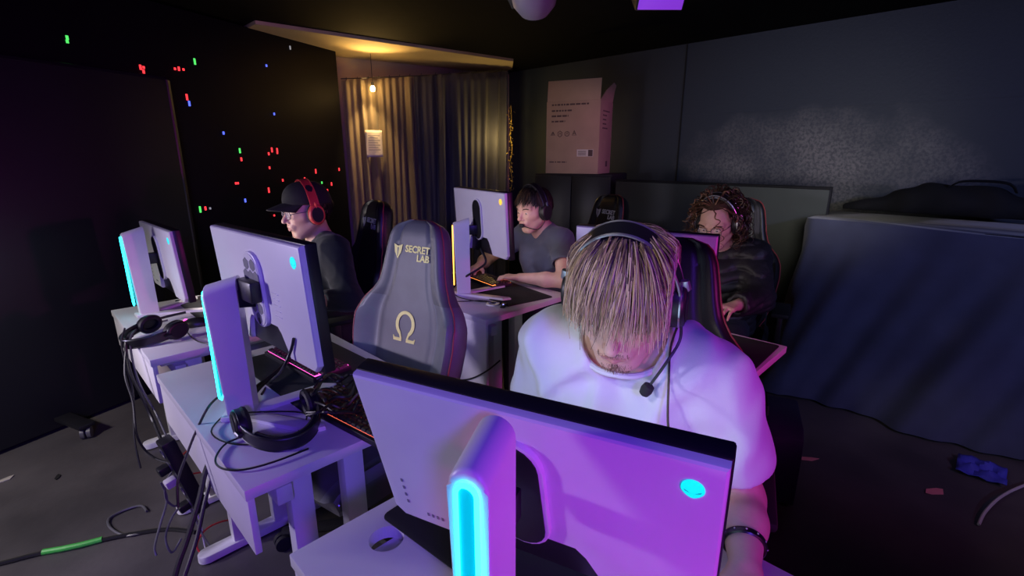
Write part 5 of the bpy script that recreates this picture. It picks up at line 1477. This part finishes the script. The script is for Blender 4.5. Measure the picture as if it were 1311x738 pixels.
CABLES = [
   ('monitor_cable', 'thick black cable arcing from the raised monitor over the desk edge to the floor', 'rubber', 0.0075, [(0.654, 1.752, 0.76), (0.537, 1.651, 0.75), (0.444, 1.579, 0.745), (0.355, 1.46, 0.745), (0.317, 1.5, 0.664), (0.263, 1.47, 0.606), (0.226, 1.43, 0.545), (0.178, 1.39, 0.472), (0.139, 1.36, 0.419), (0.102, 1.32, 0.352)]),
   ('monitor_cable', 'second black cable beside the thick one, dropping to the floor', 'rubber', 0.0055, [(0.572, 1.689, 0.75), (0.453, 1.57, 0.745), (0.368, 1.462, 0.744), (0.332, 1.5, 0.667), (0.281, 1.47, 0.597), (0.237, 1.43, 0.527), (0.198, 1.39, 0.459), (0.15, 1.35, 0.393)]),
   ('power_cable', 'thin black cable from the lit stand curving off the desk edge', 'rubber', 0.0035, [(0.406, 1.64, 0.745), (0.367, 1.622, 0.744), (0.302, 1.5, 0.775), (0.263, 1.5, 0.717), (0.228, 1.48, 0.668), (0.191, 1.45, 0.615), (0.177, 1.43, 0.548)]),
   ('power_cable', 'bundled black cable hanging from the far left desk corner', 'rubber', 0.006, [(0.498, 2.609, 0.76), (0.399, 2.622, 0.75), (0.311, 2.532, 0.75), (0.243, 2.36, 0.771), (0.225, 2.32, 0.712), (0.222, 2.28, 0.644), (0.234, 2.24, 0.571), (0.248, 2.18, 0.472), (0.246, 2.0, 0.435), (0.271, 2.0, 0.342)]),
   ('power_cable', 'thin grey cable hanging behind the far left desk', 'rubber_grey', 0.004, [(0.418, 2.571, 0.75), (0.33, 2.562, 0.745), (0.256, 2.36, 0.774), (0.239, 2.31, 0.688), (0.241, 2.26, 0.595), (0.264, 2.2, 0.491), (0.266, 2.0, 0.409), (0.285, 2.0, 0.233)]),
   ('power_cable', 'black cable looping low behind the far left desk', 'rubber', 0.004, [(0.235, 2.34, 0.753), (0.204, 2.28, 0.65), (0.204, 2.22, 0.557), (0.189, 2.15, 0.443), (0.216, 2.11, 0.366), (0.266, 2.0, 0.36)]),
   ('power_cable', 'black cable hanging nearest the partition, straight to the floor', 'rubber', 0.0035, [(0.242, 2.36, 0.81), (0.218, 2.34, 0.741), (0.214, 2.25, 0.591), (0.18, 2.15, 0.447), (0.173, 2.09, 0.346)]),
   ('patch_cable', 'red cable looped on the floor under the left row desk', 'rubber_red', 0.0035, [(0.466, 1.98, 0.017), (0.376, 1.98, 0.057), (0.309, 1.96, 0.067), (0.271, 1.93, 0.038), (0.296, 1.9, 0.006), (0.402, 1.9, 0.006), (0.51, 1.92, 0.006)]),
   ('patch_cable', 'short red cable tied across the hanging cables', 'rubber_red', 0.0035, [(0.261, 2.0, 0.307), (0.278, 2.0, 0.371), (0.317, 2.0, 0.399), (0.368, 2.0, 0.389)]),
   ('patch_cable', 'red cable lying straight on the power strip', 'rubber_red', 0.003, [(0.268, 2.0, 0.323), (0.308, 2.0, 0.299), (0.366, 2.0, 0.284)]),
   ('power_cable', 'grey cable coil hanging beside the power strip', 'rubber_grey', 0.004, [(0.256, 2.0, 0.342), (0.225, 2.0, 0.299), (0.218, 2.0, 0.236), (0.244, 2.0, 0.194), (0.259, 2.0, 0.264)]),
   ('power_cable', 'second grey cable coil below the power strip', 'rubber_grey', 0.004, [(0.213, 2.0, 0.312), (0.22, 2.0, 0.235), (0.186, 1.98, 0.165), (0.151, 1.93, 0.117), (0.148, 1.91, 0.092)]),
   ('power_cable', 'grey cable coil closest to the floor under the strip', 'rubber_grey', 0.004, [(0.28, 2.0, 0.201), (0.228, 1.99, 0.168), (0.188, 1.95, 0.121), (0.193, 1.92, 0.069), (0.231, 1.94, 0.093)]),
   ('power_cable', 'grey cable dangling from the strip towards the camera', 'rubber_grey', 0.004, [(0.28, 2.0, 0.201), (0.29, 1.98, 0.12), (0.301, 1.94, 0.048), (0.322, 1.9, 0.006), (0.362, 1.87, 0.006)]),
   ('power_cable', 'pale cable dangling in front of the blue desk foot', 'rubber_white', 0.0025, [(0.288, 2.0, 0.179), (0.302, 1.98, 0.112), (0.295, 1.93, 0.023), (0.293, 1.88, 0.006)]),
   ('floor_cable', 'grey cable bent in a loop on the concrete floor', 'rubber_grey', 0.005, [(0.215, 2.169, 0.008), (0.151, 2.204, 0.008), (0.093, 2.239, 0.008), (0.059, 2.335, 0.008), (0.065, 2.404, 0.008), (0.115, 2.421, 0.008), (0.172, 2.404, 0.008), (0.183, 2.344, 0.008)]),
   ('taped_cable', 'black cable across the floor at the lower left with green tape', 'rubber', 0.008, [(-0.373, 2.443, 0.009), (-0.255, 2.393, 0.009), (-0.14, 2.35, 0.009), (0.025, 2.272, 0.009), (0.116, 2.226, 0.009), (0.22, 2.156, 0.009), (0.293, 2.058, 0.009)]),
   ('power_cable', 'thick black cable from the amber lit stand to the panel', 'rubber', 0.006, [(1.639, 2.076, 0.745), (1.708, 2.119, 0.76), (1.66, 1.972, 0.839), (1.7, 1.922, 0.879), (1.72, 1.881, 0.924), (1.733, 1.936, 0.985)]),
   ('power_cable', 'thin black cable lying from the amber lit stand to the small hub', 'rubber', 0.0028, [(1.645, 2.07, 0.745), (1.599, 1.974, 0.738), (1.61, 1.867, 0.736), (1.647, 1.788, 0.736), (1.688, 1.738, 0.738)]),
   ('power_cable', 'thin black cable lying straight to the white cable ring', 'rubber', 0.0025, [(1.507, 1.951, 0.736), (1.572, 1.885, 0.736), (1.647, 1.829, 0.736), (1.657, 1.758, 0.736)]),
   ('power_cable', 'black cable hanging below the middle desk panel', 'rubber', 0.004, [(1.455, 1.887, 0.332), (1.455, 1.73, 0.389), (1.455, 1.602, 0.472), (1.455, 1.506, 0.557)]),
   ('floor_cable', 'pale violet cable curving over the floor at the lower right', 'rubber_white', 0.006, [(2.542, -0.17, 0.008), (2.647, -0.186, 0.02), (2.802, -0.23, 0.03), (2.996, -0.303, 0.02), (3.188, -0.395, 0.008)]),
   ('mouse_cable', 'thin black cable looping from the unused headset over the desk edge', 'rubber', 0.0025, [(0.43, 1.152, 0.736), (0.345, 1.157, 0.736), (0.281, 1.178, 0.736), (0.249, 1.22, 0.736), (0.25, 1.273, 0.736), (0.291, 1.329, 0.736), (0.353, 1.33, 0.736)]),
   ('keyboard_cable', 'thin black cable from the far left headset to the lit stand', 'rubber', 0.0025, [(0.489, 2.489, 0.745), (0.447, 2.379, 0.736), (0.448, 2.208, 0.736), (0.499, 2.084, 0.736), (0.531, 1.895, 0.736)]),
   ('panel_cable', 'black cable hanging from the raised monitor to the desk', 'rubber', 0.004, [(0.452, 1.22, 1.012), (0.45, 1.246, 0.971), (0.44, 1.303, 0.901), (0.505, 1.617, 0.738), (0.457, 1.55, 0.737)]),
   ('spare_cable', 'loose black cable on top of the heap by the red keyboard', 'rubber', 0.006, [(0.526, 1.348, 0.766), (0.536, 1.316, 0.767), (0.515, 1.259, 0.774), (0.518, 1.24, 0.771), (0.547, 1.237, 0.765), (0.546, 1.214, 0.77), (0.558, 1.196, 0.772)]),
   ('spare_cable', 'black cable in the heap behind the red keyboard', 'rubber', 0.004, [(0.571, 1.406, 0.76), (0.573, 1.33, 0.791), (0.577, 1.267, 0.798), (0.591, 1.263, 0.774), (0.609, 1.231, 0.753), (0.618, 1.225, 0.776), (0.634, 1.219, 0.765)]),
   ('spare_cable', 'black cable in the heap behind the red keyboard', 'rubber', 0.004, [(0.514, 1.306, 0.781), (0.512, 1.225, 0.801), (0.52, 1.179, 0.794), (0.527, 1.172, 0.794), (0.564, 1.183, 0.775), (0.576, 1.186, 0.769), (0.603, 1.206, 0.785)]),
   ('spare_cable', 'black cable in the heap behind the red keyboard', 'rubber', 0.006, [(0.557, 1.347, 0.772), (0.526, 1.245, 0.803), (0.544, 1.275, 0.779), (0.563, 1.253, 0.795), (0.596, 1.245, 0.788), (0.654, 1.327, 0.773), (0.683, 1.368, 0.776)]),
   ('spare_cable', 'black cable in the heap behind the red keyboard', 'rubber', 0.004, [(0.477, 1.257, 0.78), (0.492, 1.213, 0.792), (0.498, 1.186, 0.801), (0.52, 1.186, 0.791), (0.557, 1.194, 0.775), (0.601, 1.223, 0.769), (0.613, 1.173, 0.784)]),
   ('spare_cable', 'black cable in the heap behind the red keyboard', 'rubber', 0.004, [(0.577, 1.412, 0.793), (0.6, 1.403, 0.804), (0.611, 1.381, 0.796), (0.633, 1.368, 0.777), (0.61, 1.306, 0.795), (0.638, 1.335, 0.781), (0.663, 1.35, 0.781)]),
   ('spare_cable', 'black cable in the heap behind the red keyboard', 'rubber', 0.006, [(0.518, 1.315, 0.802), (0.512, 1.288, 0.811), (0.54, 1.316, 0.814), (0.591, 1.401, 0.794), (0.638, 1.439, 0.78), (0.624, 1.376, 0.781), (0.668, 1.389, 0.786)]),
   ('spare_cable', 'black cable in the heap behind the red keyboard', 'rubber', 0.004, [(0.552, 1.376, 0.787), (0.567, 1.351, 0.817), (0.618, 1.391, 0.802), (0.625, 1.336, 0.809), (0.671, 1.395, 0.783), (0.695, 1.374, 0.782), (0.699, 1.34, 0.792)]),
   ('spare_cable', 'black cable in the heap behind the red keyboard', 'rubber', 0.004, [(0.446, 1.182, 0.813), (0.466, 1.152, 0.826), (0.51, 1.178, 0.82), (0.535, 1.171, 0.804), (0.572, 1.219, 0.785), (0.574, 1.21, 0.784), (0.604, 1.202, 0.811)]),
]

# ------------------------------------------------------------------ cables (each one its own thing)
for name, label, m, r, pts in CABLES:
    bm = bmesh.new(); tube(bm, smooth_path(pts, 7), r, 7)
    o = obj(name, bm, M[m]); tag(o, label, 'cable', 'heap of loose black cables' if name == 'spare_cable' else None)
    if name == 'taped_cable':
        a, b = Vector((-0.14, 2.352, 0.0095)), Vector((0.027, 2.274, 0.0095)); bm = bmesh.new()
        tube(bm, [a, a.lerp(b, .33) + Vector((-.004, -.006, .001)), a.lerp(b, .66) + Vector((-.006, -.006, .001)), b], 0.0115, 10, True); obj('tape_wrap', bm, M['tape'], o)
PS = thing('power_strip', 'black power strip hanging among cables under the left row desk', 'power strip', (0.30, 1.90, 0.22), 0, rot=(0, R(-12), R(6)))
bm = bmesh.new(); box(bm, (0, 0, 0.15), (0.045, 0.06, 0.32), 0.006); obj('housing', bm, M['black'], PS)
for k in range(5):
    bm = bmesh.new(); lathe(bm, [(0.019, 0), (0.019, 0.003), (0.015, 0.0032), (0.014, 0.001)], 16, xf((-0.0225, 0, 0.035 + 0.058 * k), (0, R(-90), 0))); s_ = obj('socket', bm, M['rubber_grey'], PS)
    if k in (0, 2, 3):
        bm = bmesh.new(); box(bm, (-0.042, 0, 0.035 + 0.058 * k), (0.036, 0.034, 0.030), 0.006); obj('plug', bm, M['rubber_white'] if k == 2 else M['black'], s_)
# litter on the floor
def scrap(name, label, loc, rz, m, l, w, cat='litter'):
    bm = bmesh.new(); prism(bm, [(-l / 2, 0), (-l * .2, w / 2), (l * .3, w * .4), (l / 2, 0.1 * w), (l * .2, -w / 2), (-l * .3, -w * .3)], 0, 0.003)
    for v in bm.verts: v.co.z += 0.010 * (v.co.x / l) ** 2
    return tag(obj(name, bm, m, None, loc=loc, rot=(0, 0, rz)), label, cat)
scrap('paper_scrap', 'pale flattened scrap on the concrete floor at the far left', (-0.235, 3.08, 0.001), 0.3, M['gum'], 0.07, 0.03)
scrap('paper_scrap', 'small dark scrap beside the partition foot', (-0.06, 2.93, 0.001), 1.3, M['matte'], 0.05, 0.02)
scrap('paper_scrap', 'long pink scrap on the floor left of the navy drape', (2.56, 0.47, 0.001), -0.9, M['pinkscrap'], 0.14, 0.03)
scrap('paper_scrap', 'short pink scrap on the floor at right', (2.69, -0.02, 0.001), -0.6, M['pinkscrap'], 0.10, 0.045)
bm = bmesh.new()
for i in range(12):
    for j in range(12): bm.verts.new(((i - 5.5) * .016, (j - 5.5) * .016, 0.02 + 0.025 * math.sin(i * .9 + j * .5) * math.cos(j * .8) * (1 - ((i - 5.5) ** 2 + (j - 5.5) ** 2) / 61)))
bm.verts.ensure_lookup_table()
for i in range(11):
    for j in range(11): bm.faces.new([bm.verts[q] for q in (i * 12 + j, (i + 1) * 12 + j, (i + 1) * 12 + j + 1, i * 12 + j + 1)])
o = tag(obj('rag', bm, M['bluecloth'], None, loc=(3.03, -0.16, 0.002)), 'crumpled blue rag on the dark floor at right', 'rag'); md = o.modifiers.new('t', 'SOLIDIFY'); md.thickness = 0.004

# ------------------------------------------------------------------ light
def lamp(name, kind, loc, target, power, color, size=0.3, spot=60, blend=0.6, size_y=None):
    ld = bpy.data.lights.new(name, kind); ld.energy = power; ld.color = color
    if kind == 'AREA':
        ld.size = size
        if size_y: ld.shape = 'RECTANGLE'; ld.size_y = size_y
    elif kind == 'SPOT': ld.spot_size = R(spot); ld.spot_blend = blend; ld.shadow_soft_size = size
    else: ld.shadow_soft_size = size
    o = bpy.data.objects.new(name, ld); COL.objects.link(o); o.location = loc
    if target is not None: o.rotation_euler = (Vector(target) - Vector(loc)).to_track_quat('-Z', 'Y').to_euler()
    return o
lamp('lavender_key', 'SPOT', (-1.5, 2.72, 1.30), (0.5, 1.0, 1.0), 135, (0.80, 0.70, 1.0), 0.12, 95, 0.7)
lamp('front_spot', 'SPOT', (-0.55, 0.75, 2.15), (0.80, 0.47, 1.24), 34, (1.0, 0.94, 0.88), 0.08, 20, 0.6)
lamp('box_side_wash', 'SPOT', (3.3, -1.2, 2.0), (3.95, 2.65, 1.6), 60, (1.0, 0.10, 0.75), 0.05, 14, 0.6)  # unseen narrow spot added to tint the box side magenta
lamp('magenta_wash', 'SPOT', (0.24, -0.85, 0.80), (0.75, 0.30, 0.95), 21, (1.0, 0.06, 0.80), 0.12, 80, 0.8)
lamp('magenta_back_wash', 'SPOT', (2.2, -1.9, 1.3), (1.6, 0.8, 1.0), 90, (1.0, 0.05, 0.65), 0.10, 45, 0.8)
lamp('violet_wash', 'SPOT', (-0.9, -1.6, 2.2), (0.5, 1.7, 0.8), 190, (0.16, 0.06, 1.0), 0.2, 60, 0.8)
lamp('blue_wash', 'SPOT', (1.0, -2.8, 2.3), (3.6, 0.25, 1.15), 200, (0.36, 0.40, 1.0), 0.1, 52, 1.0)
lamp('floor_violet_spot', 'SPOT', (2.6, -1.9, 2.3), (2.75, -0.05, 0.0), 22, (1.0, 0.30, 0.75), 0.05, 34, 0.9)
lamp('wall_glow', 'SPOT', (2.3, 0.4, 1.32), (4.4, 1.20, 1.46), 34, (1.0, 0.95, 0.86), 0.2, 62, 1.0)  # unseen spot added to stand for monitor glow on the wall
lamp('box_glow', 'SPOT', (1.9, 1.0, 1.7), (3.7, 2.8, 1.65), 26, (1.0, 0.74, 0.62), 0.1, 26, 0.8)  # unseen warm spot added in place of screen light on the box
lamp('floor_glow', 'SPOT', (-1.4, 2.2, 1.9), (-0.2, 3.0, 0), 130, (1.0, 0.92, 0.90), 0.15, 75, 0.9)
lamp('bulb_light', 'POINT', (bp_.x + cn.x * .03, bp_.y + cn.y * .03, 2.07), None, 2.2, (1.0, 0.60, 0.20), 0.03)
lamp('bulb_uplight', 'SPOT', (bp_.x + cn.x * .04, bp_.y + cn.y * .04, 2.09), (bp_.x + cn.x * .35, bp_.y + cn.y * .35, 2.4), 17, (1.0, 0.60, 0.18), 0.02, 105, 0.9)
lamp('bulb_downlight', 'SPOT', (bp_.x + cn.x * .12, bp_.y + cn.y * .12, 2.10), (bp_.x - cn.x * .10 - cdir.x * .05, bp_.y - cn.y * .10 - cdir.y * .05, 1.5), 32, (1.0, 0.62, 0.22), 0.02, 66, 0.9)
lamp('garland_fill', 'POINT', (3.72, 3.86, 1.62), None, 5, (1.0, 0.68, 0.2), 0.03)  # unseen point light added before the curtain to brighten the garland
w = bpy.data.worlds.new('world'); scene.world = w; w.use_nodes = True
w.node_tree.nodes['Background'].inputs[0].default_value = (0.02, 0.02, 0.05, 1); w.node_tree.nodes['Background'].inputs[1].default_value = 0.2
vs = scene.view_settings; vs.view_transform = 'Standard'; vs.look = 'None'; vs.exposure = 0.0; vs.gamma = 1.0; vs.use_curve_mapping = False
scene.cycles.max_bounces = 6
